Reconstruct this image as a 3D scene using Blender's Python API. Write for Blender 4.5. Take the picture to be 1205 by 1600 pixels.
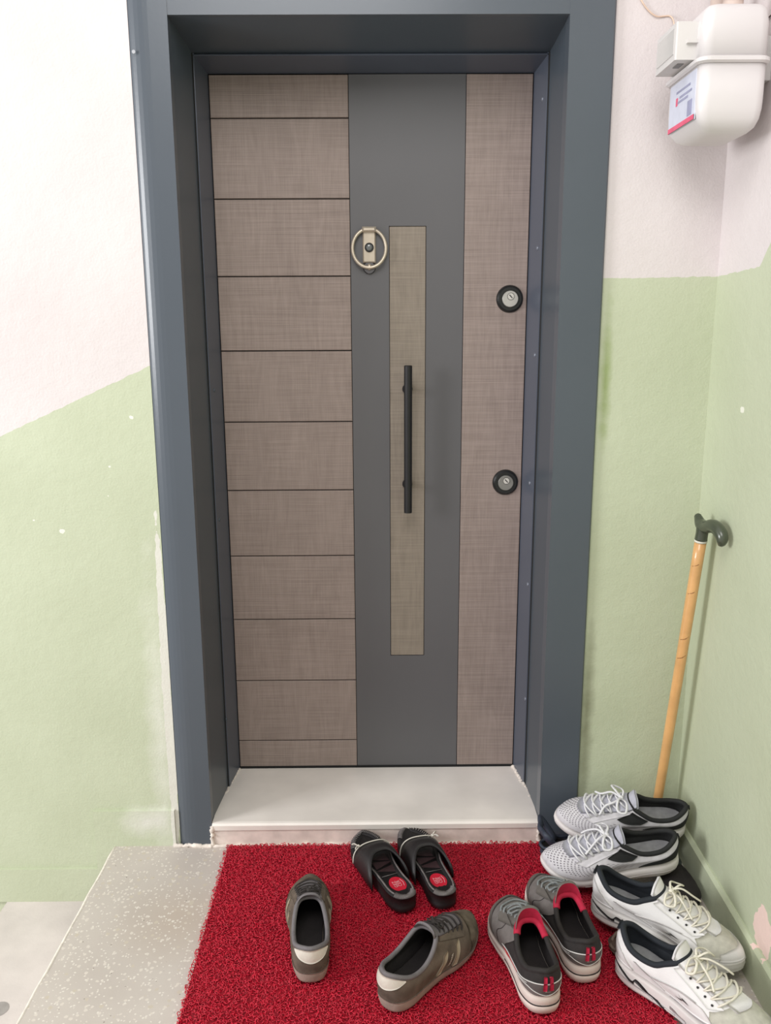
import bpy, math, random
import numpy as np
from mathutils import Matrix, Vector

random.seed(7); rng = np.random.default_rng(11)
for o in list(bpy.data.objects): bpy.data.objects.remove(o)
SC = bpy.context.scene; COL = SC.collection

# ------------------------------------------------------------------ camera
F = 1344.91; CAM = np.array([0.4113, -2.2873, 1.3477]); PITCH, YAW, ROLL = .22259, .00718, .00506
def cam_axes():
    cy, sy = math.cos(YAW), math.sin(YAW); cp, sp = math.cos(PITCH), math.sin(PITCH)
    f = np.array([sy*cp, cy*cp, -sp]); r = np.array([cy, -sy, 0.]); d = np.cross(f, r)
    c, s = math.cos(ROLL), math.sin(ROLL)
    return c*r+s*d, -s*r+c*d, f
AX = np.array(cam_axes())
cd = bpy.data.cameras.new('camera'); cam = bpy.data.objects.new('camera', cd); COL.objects.link(cam)
cd.sensor_fit = 'VERTICAL'; cd.sensor_height = 24; cd.sensor_width = 24; cd.lens = 24*F/1600; cd.clip_start = .05
m4 = Matrix.Identity(4)
for i in range(3):
    m4[i][0] = AX[0][i]; m4[i][1] = -AX[1][i]; m4[i][2] = -AX[2][i]; m4[i][3] = CAM[i]
cam.matrix_world = m4; SC.camera = cam

# ------------------------------------------------------------------ light
def srgb(c):
    c = np.asarray(c, float)/255
    return tuple(np.where(c <= .04045, c/12.92, ((c+.055)/1.055)**2.4))
w = bpy.data.worlds.new('world'); SC.world = w; w.use_nodes = True
bg = w.node_tree.nodes['Background']; bg.inputs[0].default_value = (1.0, .975, .965, 1); bg.inputs[1].default_value = .62
def area(name, loc, target, sx, sy, power, col):
    l = bpy.data.lights.new(name, 'AREA'); l.shape = 'RECTANGLE'; l.size = sx; l.size_y = sy; l.energy = power; l.color = col
    o = bpy.data.objects.new(name, l); COL.objects.link(o); o.location = loc
    o.rotation_euler = (Vector(target)-Vector(loc)).to_track_quat('-Z', 'Y').to_euler(); return o
area('stairwell_window_light', (-3.5, -2.0, 1.75), (.9, -.35, .75), 1.2, 1.5, 98, (.985, .99, 1))
area('overhead_fill_light', (.1, -2.2, 2.9), (.3, -.5, .6), 1.2, 1.2, 26, (1, .975, .965))  # unseen overhead fill, added to balance the window light
vs = SC.view_settings; vs.view_transform = 'Standard'; vs.look = 'None'; vs.gamma = 1; vs.use_curve_mapping = False; vs.exposure = .35

# ------------------------------------------------------------------ helpers
def ray(p): return np.array([(p[0]-602.5)/F, (p[1]-800)/F, 1.]) @ AX
def onz(p, z): d = ray(p); return CAM+d*(z-CAM[2])/d[2]
def ony(p, y): d = ray(p); return CAM+d*(y-CAM[1])/d[1]
def onx(p, x): d = ray(p); return CAM+d*(x-CAM[0])/d[0]
def onplane(p, a, n): d = ray(p); n = np.array(n, float); return CAM+d*np.dot(np.array(a)-CAM, n)/np.dot(d, n)

MATS = {}
def M(name, col, rough=.6, var=.06, vscale=30, bump=0, bscale=300, metal=0, spec=.5, coat=0):
    if name in MATS: return MATS[name]
    m = bpy.data.materials.new(name); m.use_nodes = True; nt = m.node_tree; b = nt.nodes['Principled BSDF']
    N = nt.nodes.new; L = nt.links.new
    tc = N('ShaderNodeTexCoord'); no = N('ShaderNodeTexNoise'); no.inputs['Scale'].default_value = vscale; no.inputs['Detail'].default_value = 4
    L(tc.outputs['Object'], no.inputs['Vector'])
    r = N('ShaderNodeValToRGB'); c = np.array(srgb(col))
    r.color_ramp.elements[0].position = .3; r.color_ramp.elements[1].position = .7
    r.color_ramp.elements[0].color = (*np.clip(c*(1-var*2), 0, 1), 1); r.color_ramp.elements[1].color = (*np.clip(c*(1+var*2), 0, 1), 1)
    L(no.outputs['Fac'], r.inputs[0]); L(r.outputs[0], b.inputs['Base Color'])
    b.inputs['Roughness'].default_value = rough; b.inputs['Metallic'].default_value = metal; b.inputs['Specular IOR Level'].default_value = spec
    b.inputs['Coat Weight'].default_value = coat
    if bump:
        n2 = N('ShaderNodeTexNoise'); n2.inputs['Scale'].default_value = bscale; n2.inputs['Detail'].default_value = 3
        L(tc.outputs['Object'], n2.inputs['Vector'])
        bp = N('ShaderNodeBump'); bp.inputs['Strength'].default_value = bump; bp.inputs['Distance'].default_value = .002
        L(n2.outputs['Fac'], bp.inputs['Height']); L(bp.outputs[0], b.inputs['Normal'])
    MATS[name] = m; return m

def mesh(name, V, Fc, mat, parent=None, smooth=False):
    me = bpy.data.meshes.new(name)
    V = np.asarray(V, float)
    me.from_pydata(V.tolist(), [], [list(map(int, f)) for f in Fc]); me.update()
    if smooth: me.polygons.foreach_set('use_smooth', [True]*len(me.polygons))
    if mat: me.materials.append(mat)
    o = bpy.data.objects.new(name, me); COL.objects.link(o)
    if parent: o.parent = parent
    return o
def tag(o, label=None, cat=None, group=None, kind=None):
    if label: o['label'] = label
    if cat: o['category'] = cat
    if group: o['group'] = group
    if kind: o['kind'] = kind
    return o
def empty(name, loc=(0, 0, 0), rot=None):
    o = bpy.data.objects.new(name, None); COL.objects.link(o); o.location = loc; o.empty_display_size = .05
    if rot is not None: o.rotation_euler = rot
    return o
def join(*parts):
    V = []; Fc = []; n = 0
    for v, f in parts:
        V.append(np.asarray(v, float)); Fc += [[i+n for i in q] for q in f]; n += len(v)
    return np.concatenate(V), Fc
def box(x0, x1, y0, y1, z0, z1):
    V = [(x, y, z) for x in (x0, x1) for y in (y0, y1) for z in (z0, z1)]
    return np.array(V, float), [(0, 1, 3, 2), (4, 6, 7, 5), (0, 4, 5, 1), (2, 3, 7, 6), (0, 2, 6, 4), (1, 5, 7, 3)]
def bbox(x0, x1, y0, y1, z0, z1, b=.002):
    """box whose front (-y) edges are bevelled"""
    V = [(x0, y1, z0), (x1, y1, z0), (x1, y1, z1), (x0, y1, z1), (x0, y0+b, z0), (x1, y0+b, z0), (x1, y0+b, z1), (x0, y0+b, z1),
         (x0+b, y0, z0+b), (x1-b, y0, z0+b), (x1-b, y0, z1-b), (x0+b, y0, z1-b)]
    Fc = [(0, 3, 2, 1), (8, 9, 10, 11)]
    for i in range(4):
        j = (i+1) % 4; Fc += [(i, j, 4+j, 4+i), (4+i, 4+j, 8+j, 8+i)]
    return np.array(V, float), Fc
def prism(poly, axis, a0, a1):
    """2-D polygon extruded along axis; poly gives the two other coordinates in xyz order"""
    n = len(poly); V = []
    for a in (a0, a1):
        for p in poly:
            q = list(p); q.insert(axis, a); V.append(q)
    return np.array(V, float), [tuple(range(n)), tuple(range(2*n-1, n-1, -1))]+[(i, n+i, n+(i+1) % n, (i+1) % n) for i in range(n)]
def cyl(c, r, h, axis=1, n=24, r2=None, bev=0):
    """cylinder from c along axis by h; r at c, r2 at the end, bevelled end"""
    r2 = r if r2 is None else r2
    st = [(0, r), (h-(bev if h > 0 else -bev), r2), (h, max(r2-bev, .0002))] if bev else [(0, r), (h, r2)]
    V = []; a = np.arange(n)*2*math.pi/n
    for d, rr in st:
        for t in a:
            q = [math.cos(t)*rr, math.sin(t)*rr]; q.insert(axis, d); V.append(np.array(q)+c)
    Fc = [tuple(range(n)), tuple(range(len(V)-1, len(V)-n-1, -1))]
    for k in range(len(st)-1):
        Fc += [(k*n+i, k*n+(i+1) % n, (k+1)*n+(i+1) % n, (k+1)*n+i) for i in range(n)]
    return np.array(V), Fc
def catmull(P, n, closed=False):
    P = np.asarray(P, float)
    if closed: Q = np.concatenate([P[-1:], P, P[:2]])
    else: Q = np.concatenate([2*P[:1]-P[1:2], P, 2*P[-1:]-P[-2:-1]])
    segs = len(Q)-3; s = np.linspace(0, segs, n, endpoint=not closed); i = np.minimum(s.astype(int), segs-1); t = (s-i)[:, None]
    a, b, c, d = Q[i], Q[i+1], Q[i+2], Q[i+3]
    return .5*((2*b)+(c-a)*t+(2*a-5*b+4*c-d)*t*t+(3*b-a-3*c+d)*t**3)
def tube(P, r, sides=6, n=None, closed=False, flat=1.0):
    P = np.asarray(P, float)
    if n: 
        if np.ndim(r): 
            PR = catmull(np.concatenate([P, np.asarray(r, float)[:, None]], 1), n, closed); P = PR[:, :3]; r = PR[:, 3]
        else: P = catmull(P, n, closed)
    m = len(P); r = np.broadcast_to(np.asarray(r, float), (m,))
    T = np.roll(P, -1, 0)-np.roll(P, 1, 0)
    if not closed: T[0] = P[1]-P[0]; T[-1] = P[-1]-P[-2]
    T /= np.linalg.norm(T, axis=1)[:, None]+1e-12
    u = np.cross(T[0], (0, 0, 1.));
    if np.linalg.norm(u) < .1: u = np.cross(T[0], (1., 0, 0))
    V = []
    for k in range(m):
        u = u-T[k]*np.dot(u, T[k]); u /= np.linalg.norm(u); v = np.cross(T[k], u)
        for s in range(sides):
            a = 2*math.pi*s/sides; V.append(P[k]+r[k]*(math.cos(a)*u+flat*math.sin(a)*v))
    Fc = []
    for k in range(m if closed else m-1):
        k2 = (k+1) % m
        Fc += [(k*sides+s, k*sides+(s+1) % sides, k2*sides+(s+1) % sides, k2*sides+s) for s in range(sides)]
    if not closed: Fc += [tuple(range(sides-1, -1, -1)), tuple(range((m-1)*sides, m*sides))]
    return np.array(V), Fc
def ellipsoid(c, r, n=12, m=8):
    V = []; Fc = []
    for i in range(m+1):
        ph = math.pi*i/m
        for j in range(n):
            th = 2*math.pi*j/n; V.append((c[0]+r[0]*math.sin(ph)*math.cos(th), c[1]+r[1]*math.sin(ph)*math.sin(th), c[2]+r[2]*math.cos(ph)))
    for i in range(m):
        Fc += [(i*n+j, (i+1)*n+j, (i+1)*n+(j+1) % n, i*n+(j+1) % n) for j in range(n)]
    return np.array(V), Fc
def text_mesh(s, size):
    c = bpy.data.curves.new('writing', 'FONT'); c.body = s; c.size = size; c.align_x = 'CENTER'; c.align_y = 'CENTER'; c.resolution_u = 2
    o = bpy.data.objects.new('writing', c); COL.objects.link(o); dg = bpy.context.evaluated_depsgraph_get(); dg.update()
    me = o.evaluated_get(dg).to_mesh(); V = np.array([v.co[:] for v in me.vertices]); Fc = [tuple(p.vertices) for p in me.polygons]
    o.evaluated_get(dg).to_mesh_clear(); bpy.data.objects.remove(o); bpy.data.curves.remove(c); return V, Fc

# ------------------------------------------------------------------ dimensions (metres; x right along the door, y into the door, z up from landing)
WALL = -.268; FRONT = -.2795; XR = 1.183; LW = .796; Z0 = .0675; ZT = Z0+1.86
OL, OR = -.0304, LW+.0263; OT = ZT+.0454; EL, ER = -.127, .921

# ------------------------------------------------------------------ setting
def wall_material(name, kind):
    m = bpy.data.materials.new(name); m.use_nodes = True; nt = m.node_tree; b = nt.nodes['Principled BSDF']; N = nt.nodes.new; L = nt.links.new
    geo = N('ShaderNodeNewGeometry'); sp = N('ShaderNodeSeparateXYZ'); L(geo.outputs['Position'], sp.inputs[0])
    def mth(op, a, b_=None, c=None):
        n = N('ShaderNodeMath'); n.operation = op
        for i, v in enumerate((a, b_, c)):
            if v is None: continue
            if isinstance(v, (int, float)): n.inputs[i].default_value = v
            else: L(v, n.inputs[i])
        return n.outputs[0]
    nz = N('ShaderNodeTexNoise'); nz.inputs['Scale'].default_value = 45; nz.inputs['Detail'].default_value = 3; L(geo.outputs['Position'], nz.inputs['Vector'])
    wob = mth('MULTIPLY_ADD', nz.outputs['Fac'], .008, -.004)
    X, Y, Z = sp.outputs
    if kind == 'back':
        left = mth('MULTIPLY_ADD', X, .447, 1.293); isl = mth('LESS_THAN', X, .4)
        right = mth('MULTIPLY_ADD', X, .012, 1.42)
        line = mth('ADD', mth('MULTIPLY', left, isl), mth('MULTIPLY', right, mth('SUBTRACT', 1, isl)))
    else:
        a = mth('MULTIPLY_ADD', Y, -.046, 1.4215); c = mth('MULTIPLY_ADD', Y, -1.02, .947)
        line = mth('MAXIMUM', a, c)
    green = mth('LESS_THAN', mth('ADD', Z, wob), line)
    big = N('ShaderNodeTexNoise'); big.inputs['Scale'].default_value = 3.5; big.inputs['Detail'].default_value = 5; L(geo.outputs['Position'], big.inputs['Vector'])
    def ramp(src, c0, c1, p0=.3, p1=.7):
        r = N('ShaderNodeValToRGB'); r.color_ramp.elements[0].position = p0; r.color_ramp.elements[1].position = p1
        r.color_ramp.elements[0].color = (*srgb(c0), 1); r.color_ramp.elements[1].color = (*srgb(c1), 1); L(src, r.inputs[0]); return r.outputs[0]
    g = ramp(big.outputs['Fac'], (183, 190, 163), (191, 198, 172))
    wh = ramp(big.outputs['Fac'], (208, 200, 199), (216, 209, 208))
    def mix(f, a, b_):
        n = N('ShaderNodeMix'); n.data_type = 'RGBA'; L(f, n.inputs[0])
        for i, v in ((6, a), (7, b_)):
            if isinstance(v, tuple): n.inputs[i].default_value = (*srgb(v), 1)
            else: L(v, n.inputs[i])
        return n.outputs[2]
    col = mix(green, wh, g)
    # worn and chipped spots and painted casing shade, each with its own place and shape
    def spot(c, r, th=.5, amp=1.1, sc=60):
        d = N('ShaderNodeVectorMath'); d.operation = 'SUBTRACT'; L(geo.outputs['Position'], d.inputs[0]); d.inputs[1].default_value = c
        s = N('ShaderNodeVectorMath'); s.operation = 'DIVIDE'; L(d.outputs[0], s.inputs[0]); s.inputs[1].default_value = r
        ln = N('ShaderNodeVectorMath'); ln.operation = 'LENGTH'; L(s.outputs[0], ln.inputs[0])
        n = N('ShaderNodeTexNoise'); n.inputs['Scale'].default_value = sc; n.inputs['Detail'].default_value = 4; L(geo.outputs['Position'], n.inputs['Vector'])
        return mth('LESS_THAN', mth('ADD', ln.outputs['Value'], mth('MULTIPLY', n.outputs['Fac'], amp)), 1+amp*th-.15)
    def soft(c, r, sc=18):
        d = N('ShaderNodeVectorMath'); d.operation = 'SUBTRACT'; L(geo.outputs['Position'], d.inputs[0]); d.inputs[1].default_value = c
        s = N('ShaderNodeVectorMath'); s.operation = 'DIVIDE'; L(d.outputs[0], s.inputs[0]); s.inputs[1].default_value = r
        ln = N('ShaderNodeVectorMath'); ln.operation = 'LENGTH'; L(s.outputs[0], ln.inputs[0])
        n = N('ShaderNodeTexNoise'); n.inputs['Scale'].default_value = sc; n.inputs['Detail'].default_value = 6; L(geo.outputs['Position'], n.inputs['Vector'])
        v = N('ShaderNodeMath'); v.operation = 'SUBTRACT'; v.use_clamp = True; v.inputs[0].default_value = 1.25
        L(mth('ADD', ln.outputs['Value'], mth('MULTIPLY', n.outputs['Fac'], .9)), v.inputs[1]); return v.outputs[0]
    if kind == 'back':
        for p, r in (((205, 652), .006), ((171, 729), .003), ((97, 830), .008), ((53, 813), .003), ((169, 775), .002)):
            q = ony(p, WALL); col = mix(spot(tuple(q), (r, 1, r*.8), sc=200), col, (228, 228, 215))
        col = mix(soft((-.15, WALL, .33), (.05, 1, .62)), col, (214, 216, 203))
        col = mix(soft((-.2, WALL, .07), (.10, 1, .07)), col, (222, 220, 214))
        col = mix(spot((EL, WALL, .36), (.013, 1, .60), .5, .8, 30), col, (214, 213, 203))
        col = mix(soft((.935, WALL, .36), (.028, 1, .34), 25), col, (128, 130, 105))  # grey band: grime with the casing's shade painted into the colour
        col = mix(soft((.94, WALL, 1.2), (.02, 1, .25), 25), col, (140, 158, 95))  # deeper green: shade beside the casing put into the wall colour
    else:
        q = onx((1192, 1455), XR); col = mix(spot(tuple(q), (1, .045, .06), sc=35), col, (232, 205, 196))
        q = onx((1160, 640), XR); col = mix(spot(tuple(q), (1, .012, .008), sc=150), col, (228, 228, 215))
    L(col, b.inputs['Base Color']); b.inputs['Roughness'].default_value = .62; b.inputs['Specular IOR Level'].default_value = .35
    n1 = N('ShaderNodeTexNoise'); n1.inputs['Scale'].default_value = 190; n1.inputs['Detail'].default_value = 2; L(geo.outputs['Position'], n1.inputs['Vector'])
    n2 = N('ShaderNodeTexNoise'); n2.inputs['Scale'].default_value = 38; n2.inputs['Detail'].default_value = 3; L(geo.outputs['Position'], n2.inputs['Vector'])
    h = mth('ADD', mth('MULTIPLY', n1.outputs['Fac'], .5), n2.outputs['Fac'])
    bp = N('ShaderNodeBump'); bp.inputs['Strength'].default_value = .32; bp.inputs['Distance'].default_value = .004; L(h, bp.inputs['Height']); L(bp.outputs[0], b.inputs['Normal'])
    return m
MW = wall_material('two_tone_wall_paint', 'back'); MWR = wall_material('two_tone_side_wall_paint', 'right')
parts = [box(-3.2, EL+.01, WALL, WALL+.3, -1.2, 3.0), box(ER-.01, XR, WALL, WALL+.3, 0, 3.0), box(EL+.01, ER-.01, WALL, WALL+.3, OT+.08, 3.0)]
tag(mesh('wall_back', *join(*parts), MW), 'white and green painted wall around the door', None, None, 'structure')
tag(mesh('wall_right', *box(XR, XR+.2, -3.4, WALL+.3, -.3, 3.0), MWR), 'side wall painted white above pale green right of the door', None, None, 'structure')

def terrazzo():
    m = bpy.data.materials.new('terrazzo'); m.use_nodes = True; nt = m.node_tree; b = nt.nodes['Principled BSDF']; N = nt.nodes.new; L = nt.links.new
    geo = N('ShaderNodeNewGeometry')
    def vor(sc, lo, hi):
        v = N('ShaderNodeTexVoronoi'); v.inputs['Scale'].default_value = sc; L(nd.outputs[0], v.inputs['Vector'])
        s = N('ShaderNodeSeparateColor'); L(v.outputs['Color'], s.inputs[0])
        a = N('ShaderNodeMath'); a.operation = 'LESS_THAN'; L(v.outputs['Distance'], a.inputs[0]); a.inputs[1].default_value = lo
        c = N('ShaderNodeMath'); c.operation = 'GREATER_THAN'; L(s.outputs[0], c.inputs[0]); c.inputs[1].default_value = hi
        d = N('ShaderNodeMath'); d.operation = 'MULTIPLY'; L(a.outputs[0], d.inputs[0]); L(c.outputs[0], d.inputs[1]); return d.outputs[0]
    nz = N('ShaderNodeTexNoise'); nz.inputs['Scale'].default_value = 160; L(geo.outputs['Position'], nz.inputs['Vector'])
    nd = N('ShaderNodeVectorMath'); nd.operation = 'MULTIPLY_ADD'; L(nz.outputs['Color'], nd.inputs[0]); nd.inputs[1].default_value = (.006, .006, .006); L(geo.outputs['Position'], nd.inputs[2])
    big = N('ShaderNodeTexNoise'); big.inputs['Scale'].default_value = 4; big.inputs['Detail'].default_value = 6; L(geo.outputs['Position'], big.inputs['Vector'])
    r = N('ShaderNodeValToRGB'); r.color_ramp.elements[0].position = .3; r.color_ramp.elements[1].position = .7
    r.color_ramp.elements[0].color = (*srgb((181, 172, 165)), 1); r.color_ramp.elements[1].color = (*srgb((195, 187, 180)), 1); L(big.outputs['Fac'], r.inputs[0])
    col = r.outputs[0]
    def mix(f, a, c):
        n = N('ShaderNodeMix'); n.data_type = 'RGBA'; L(f, n.inputs[0]); L(a, n.inputs[6]); n.inputs[7].default_value = (*srgb(c), 1); return n.outputs[2]
    d = N('ShaderNodeVectorMath'); d.operation = 'DISTANCE'; L(geo.outputs['Position'], d.inputs[0]); d.inputs[1].default_value = (-.06, -.56, 0)
    st = N('ShaderNodeMapRange'); st.inputs[1].default_value = .02; st.inputs[2].default_value = .16; st.inputs[3].default_value = .55; st.inputs[4].default_value = 0; L(d.outputs['Value'], st.inputs[0])
    st2 = N('ShaderNodeMath'); st2.operation = 'MULTIPLY'; L(st.outputs[0], st2.inputs[0]); L(big.outputs['Fac'], st2.inputs[1])
    col = mix(st2.outputs[0], col, (160, 128, 92))
    col = mix(vor(95, .36, .72), col, (206, 198, 189)); col = mix(vor(170, .36, .78), col, (214, 208, 200)); col = mix(vor(60, .3, .8), col, (190, 180, 166)); col = mix(vor(120, .2, .965), col, (134, 126, 118))
    L(col, b.inputs['Base Color']); b.inputs['Roughness'].default_value = .42
    n1 = N('ShaderNodeTexNoise'); n1.inputs['Scale'].default_value = 120; L(geo.outputs['Position'], n1.inputs['Vector'])
    bp = N('ShaderNodeBump'); bp.inputs['Strength'].default_value = .12; bp.inputs['Distance'].default_value = .002; L(n1.outputs['Fac'], bp.inputs['Height']); L(bp.outputs[0], b.inputs['Normal'])
    return m
MT = terrazzo()
def skew(vf, lim=-.2):
    v, f = vf; v = v.copy(); k = v[:, 0] < lim; v[k, 0] += (v[k, 1]-WALL)*.034; return v, f
tag(mesh('floor', *skew(box(-.285, XR, -3.4, .02, -.16, 0)), MT), 'speckled terrazzo landing in front of the door', None, None, 'structure')
edge = rng.normal(0, .0012, 60)
MN = M('worn_edge', (226, 218, 208), .6, .08, 60, .3, 120)
ys = np.linspace(-3.2, WALL, 60)
tag(mesh('trim_1', *tube(np.stack([np.full(60, -.286)+(ys-WALL)*.034+edge, ys, np.full(60, -.0035)+edge*.5], 1), .0045, 6), MN, None, True), 'worn pale edge of the landing above the step', None, None, 'structure')
M2 = M('step_stone', (202, 194, 190), .5, .05, 9, .15, 150)
for k in range(3):
    s = tag(mesh('stair_step', *skew(box(-.285-.30*(k+1), -.285-.30*k+.02, -3.2, WALL, -.163*(k+1)-.16, -.163*(k+1))), M2), ['pale stone step just below the landing', 'lower stone step beyond the first step', 'lowest stone step at the far left'][k], None, None, 'structure')
spot = onz((5, 1577), -.163)
mesh('stain', *cyl((spot[0]-.01, spot[1], -.163), .022, .0006, 2, 18), M('grey_stain', (150, 145, 142), .6), None)
tag(bpy.data.objects['stain'], 'round grey stain on the pale step', 'stain')
# stepped skirting, part of the wall
sk = [(-.59, -.163), (-.29, -.163), (-.29, 0), (EL, 0), (EL, .101), (-.338, .101), (-.338, -.067), (-.64, -.067), (-.64, -.163)]
tag(mesh('baseboard_left', *prism(sk, 1, WALL-.009, WALL+.02), MW), 'green painted plaster skirting that steps down with the stairs', None, None, 'structure')
tag(mesh('baseboard_right', *prism([(XR+.02, 0), (XR-.014, 0), (XR-.011, .077), (XR-.004, .084), (XR+.02, .084)], 1, -3.2, WALL), MWR), 'green painted skirting along the side wall', None, None, 'structure')

# ------------------------------------------------------------------ door casing
MC = M('slate_enamel', (77, 84, 92), .30, .02, 3, .05, 120, spec=.5)
MCD = M('slate_enamel_inner', (70, 78, 86), .36, .02, 3, .05, 120)
MBLK = M('black_gap', (14, 14, 15), .8)
casing = tag(empty('trim_2', (0, WALL, 0)), 'dark slate metal casing around the door', None, None, 'structure')
casing.location = (0, 0, 0)
rnd = [(EL+.055-.055*math.sin(a), FRONT+.03-.03*math.cos(a)) for a in np.linspace(0, math.pi/2, 9)]
mesh('casing_side', *prism([(OL, FRONT), *rnd, (EL, .0), (OL, 0)], 2, 0, OT+.097), MC, casing)
mesh('casing_side', *prism([(OR, FRONT), (OR, 0), (ER, 0), (ER, FRONT+.004), (ER-.004, FRONT)], 2, 0, OT+.097), MC, casing)
mesh('casing_head', *prism([(FRONT+.001, OT), (FRONT+.001, OT+.097), (0, OT+.097), (0, OT)], 0, OL-.001, OR+.001), MC, casing)
YB = -.098
mesh('jamb_panel', *prism([(OL-.002, FRONT+.002), (-.0175, YB), (-.0175, 0), (OL-.002, 0)], 2, 0, OT), MCD, casing)
mesh('jamb_panel', *prism([(OR+.002, FRONT+.002), (LW+.0195, YB), (LW+.0195, 0), (OR+.002, 0)], 2, 0, OT), MCD, casing)
mesh('head_panel', *prism([(FRONT+.002, OT+.002), (YB, ZT+.021), (0, ZT+.021), (0, OT+.002)], 0, OL, OR), MCD, casing)
frame = casing
mesh('leak_blocker', *box(EL, ER, .062, .09, 0, OT+.09), MBLK, casing)  # unseen black backing added to stop light leaking round the leaf
mesh('leak_filler', *prism([(-.02, .0), (-.001, .0), (-.001, .062), (-.02, .062)], 2, 0, OT), MBLK, casing)  # black fillers added along the leaf edges to keep light out
mesh('leak_filler', *prism([(LW+.001, .0), (LW+.03, .0), (LW+.03, .062), (LW+.001, .062)], 2, 0, OT), MBLK, casing)
mesh('leak_filler', *box(-.02, LW+.03, .0, .062, ZT+.001, OT), MBLK, casing)
ML = M('frame_enamel', (80, 86, 98), .36, .02, 3)
mesh('frame_strip', *prism([(-.0195, YB+.004), (-.0150, YB-.003), (-.013, YB-.003), (-.0008, .0), (-.0195, 0)], 2, Z0-.005, ZT+.02), ML, frame)
mesh('frame_strip', *prism([(LW+.0215, YB+.004), (LW+.0165, YB-.003), (LW+.0145, YB-.003), (LW+.0008, .0), (LW+.0215, 0)], 2, Z0-.005, ZT+.02), ML, frame)
mesh('frame_strip', *prism([(YB+.002, ZT+.0205), (YB-.003, ZT+.0165), (YB-.003, ZT+.0145), (0, ZT+.001), (0, ZT+.0205)], 0, -.0150, LW+.0165), ML, frame)
mesh('gap_shade_strip', *prism([(-.0178, YB-.006), (-.0155, YB-.004), (-.0155, YB+.01), (-.0178, YB+.01)], 2, Z0-.002, ZT+.02), MBLK, frame)  # black strips stand in for the shade of the open gap
mesh('gap_shade_strip', *prism([(LW+.0198, YB-.006), (LW+.0168, YB-.004), (LW+.0168, YB+.01), (LW+.0198, YB+.01)], 2, Z0-.002, ZT+.02), MBLK, frame)
MSC = M('screw_cap', (120, 124, 134), .35, .03, 20, metal=.4)
nR = np.array([-.10, -.0137, 0.]); nR = nR/np.linalg.norm(nR)
for p in ((848, 155), (840, 388), (836, 555), (828, 755), (825, 913), (821, 1092)):
    q = onplane(p, (LW+.008, -.05, 0), nR)
    v, f = ellipsoid((0, 0, 0), (.0035, .0065, .0065), 12, 6); mesh('screw_cap', v+q, f, MSC, frame, True)
nL = np.array([.10, -.0122, 0.]); nL /= np.linalg.norm(nL)
for p in ((335, 610), (343, 812), (354, 1124)):
    q = onplane(p, (-.007, -.05, 0), nL)
    v, f = ellipsoid((0, 0, 0), (.003, .006, .006), 12, 6); mesh('screw_cap', v+q, f, MCD, frame, True)
mesh('paint_chip', *cyl(np.array(ony((209, 81), FRONT+.0005)), .004, -.0015, 1, 7), M('pale_chip', (170, 172, 178), .6), casing)

# ------------------------------------------------------------------ door leaf
def wood(name, base):
    m = bpy.data.materials.new(name); m.use_nodes = True; nt = m.node_tree; b = nt.nodes['Principled BSDF']; N = nt.nodes.new; L = nt.links.new
    geo = N('ShaderNodeNewGeometry'); oi = N('ShaderNodeObjectInfo')
    off = N('ShaderNodeVectorMath'); off.operation = 'MULTIPLY_ADD'; L(oi.outputs['Random'], off.inputs[0]); off.inputs[1].default_value = (7, 3, 5); L(geo.outputs['Position'], off.inputs[2])
    def nz(scale, sc=1, det=3, dist=0):
        mp = N('ShaderNodeMapping'); mp.inputs['Scale'].default_value = scale; L(off.outputs[0], mp.inputs[0])
        n = N('ShaderNodeTexNoise'); n.inputs['Scale'].default_value = sc; n.inputs['Detail'].default_value = det; n.inputs['Distortion'].default_value = dist; L(mp.outputs[0], n.inputs['Vector']); return n.outputs['Fac']
    saw = nz((7, 1, 480)); cross = nz((330, 1, 12)); grain = nz((26, 1, 5), 1, 5, 2.2); patch = nz((5, 1, 7), 1, 2)
    def madd(a, k, c):
        n = N('ShaderNodeMath'); n.operation = 'MULTIPLY_ADD'; L(a, n.inputs[0]); n.inputs[1].default_value = k
        if isinstance(c, (int, float)): n.inputs[2].default_value = c
        else: L(c, n.inputs[2])
        return n.outputs[0]
    tot = madd(saw, .40, madd(cross, .20, madd(grain, .24, madd(patch, .12, .02))))
    r = N('ShaderNodeValToRGB'); c = np.array(srgb(base))
    r.color_ramp.elements[0].position = .36; r.color_ramp.elements[1].position = .64
    r.color_ramp.elements[0].color = (*(c*np.array([.78, .765, .76])), 1); r.color_ramp.elements[1].color = (*(c*1.22), 1); L(tot, r.inputs[0])
    L(r.outputs[0], b.inputs['Base Color']); b.inputs['Roughness'].default_value = .55; b.inputs['Specular IOR Level'].default_value = .35
    bp = N('ShaderNodeBump'); bp.inputs['Strength'].default_value = .25; bp.inputs['Distance'].default_value = .0012; L(tot, bp.inputs['Height']); L(bp.outputs[0], b.inputs['Normal'])
    return m
MWD = wood('sawn_oak_laminate', (143, 129, 122)); MWI = wood('sawn_oak_inlay', (136, 126, 114))
MG = M('grey_laminate', (92, 91, 93), .45, .015, 4, .04, 400)
door = tag(empty('door_1', (LW/2, 0, 0)), 'steel entrance door with brown planks and grey panel', None, None, 'structure')
def dpart(name, vf, mat, parent=door, smooth=False):
    v, f = vf; return mesh(name, v-np.array([LW/2, 0, 0]), f, mat, parent, smooth)
dpart('leaf', box(0, LW, .006, .06, Z0+.003, ZT), M('leaf_edge', (30, 27, 27), .6))
gx0 = (ony((541, 300), 0)[0]+ony((557, 969), 0)[0])/2
gx0 = np.mean([ony(p, 0)[0] for p in ((541, 185), (546, 433), (553, 765), (558, 965), (562, 1196))])
gx1 = np.mean([ony(p, 0)[0] for p in ((725.5, 140), (722, 550), (717, 1190))])
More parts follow.
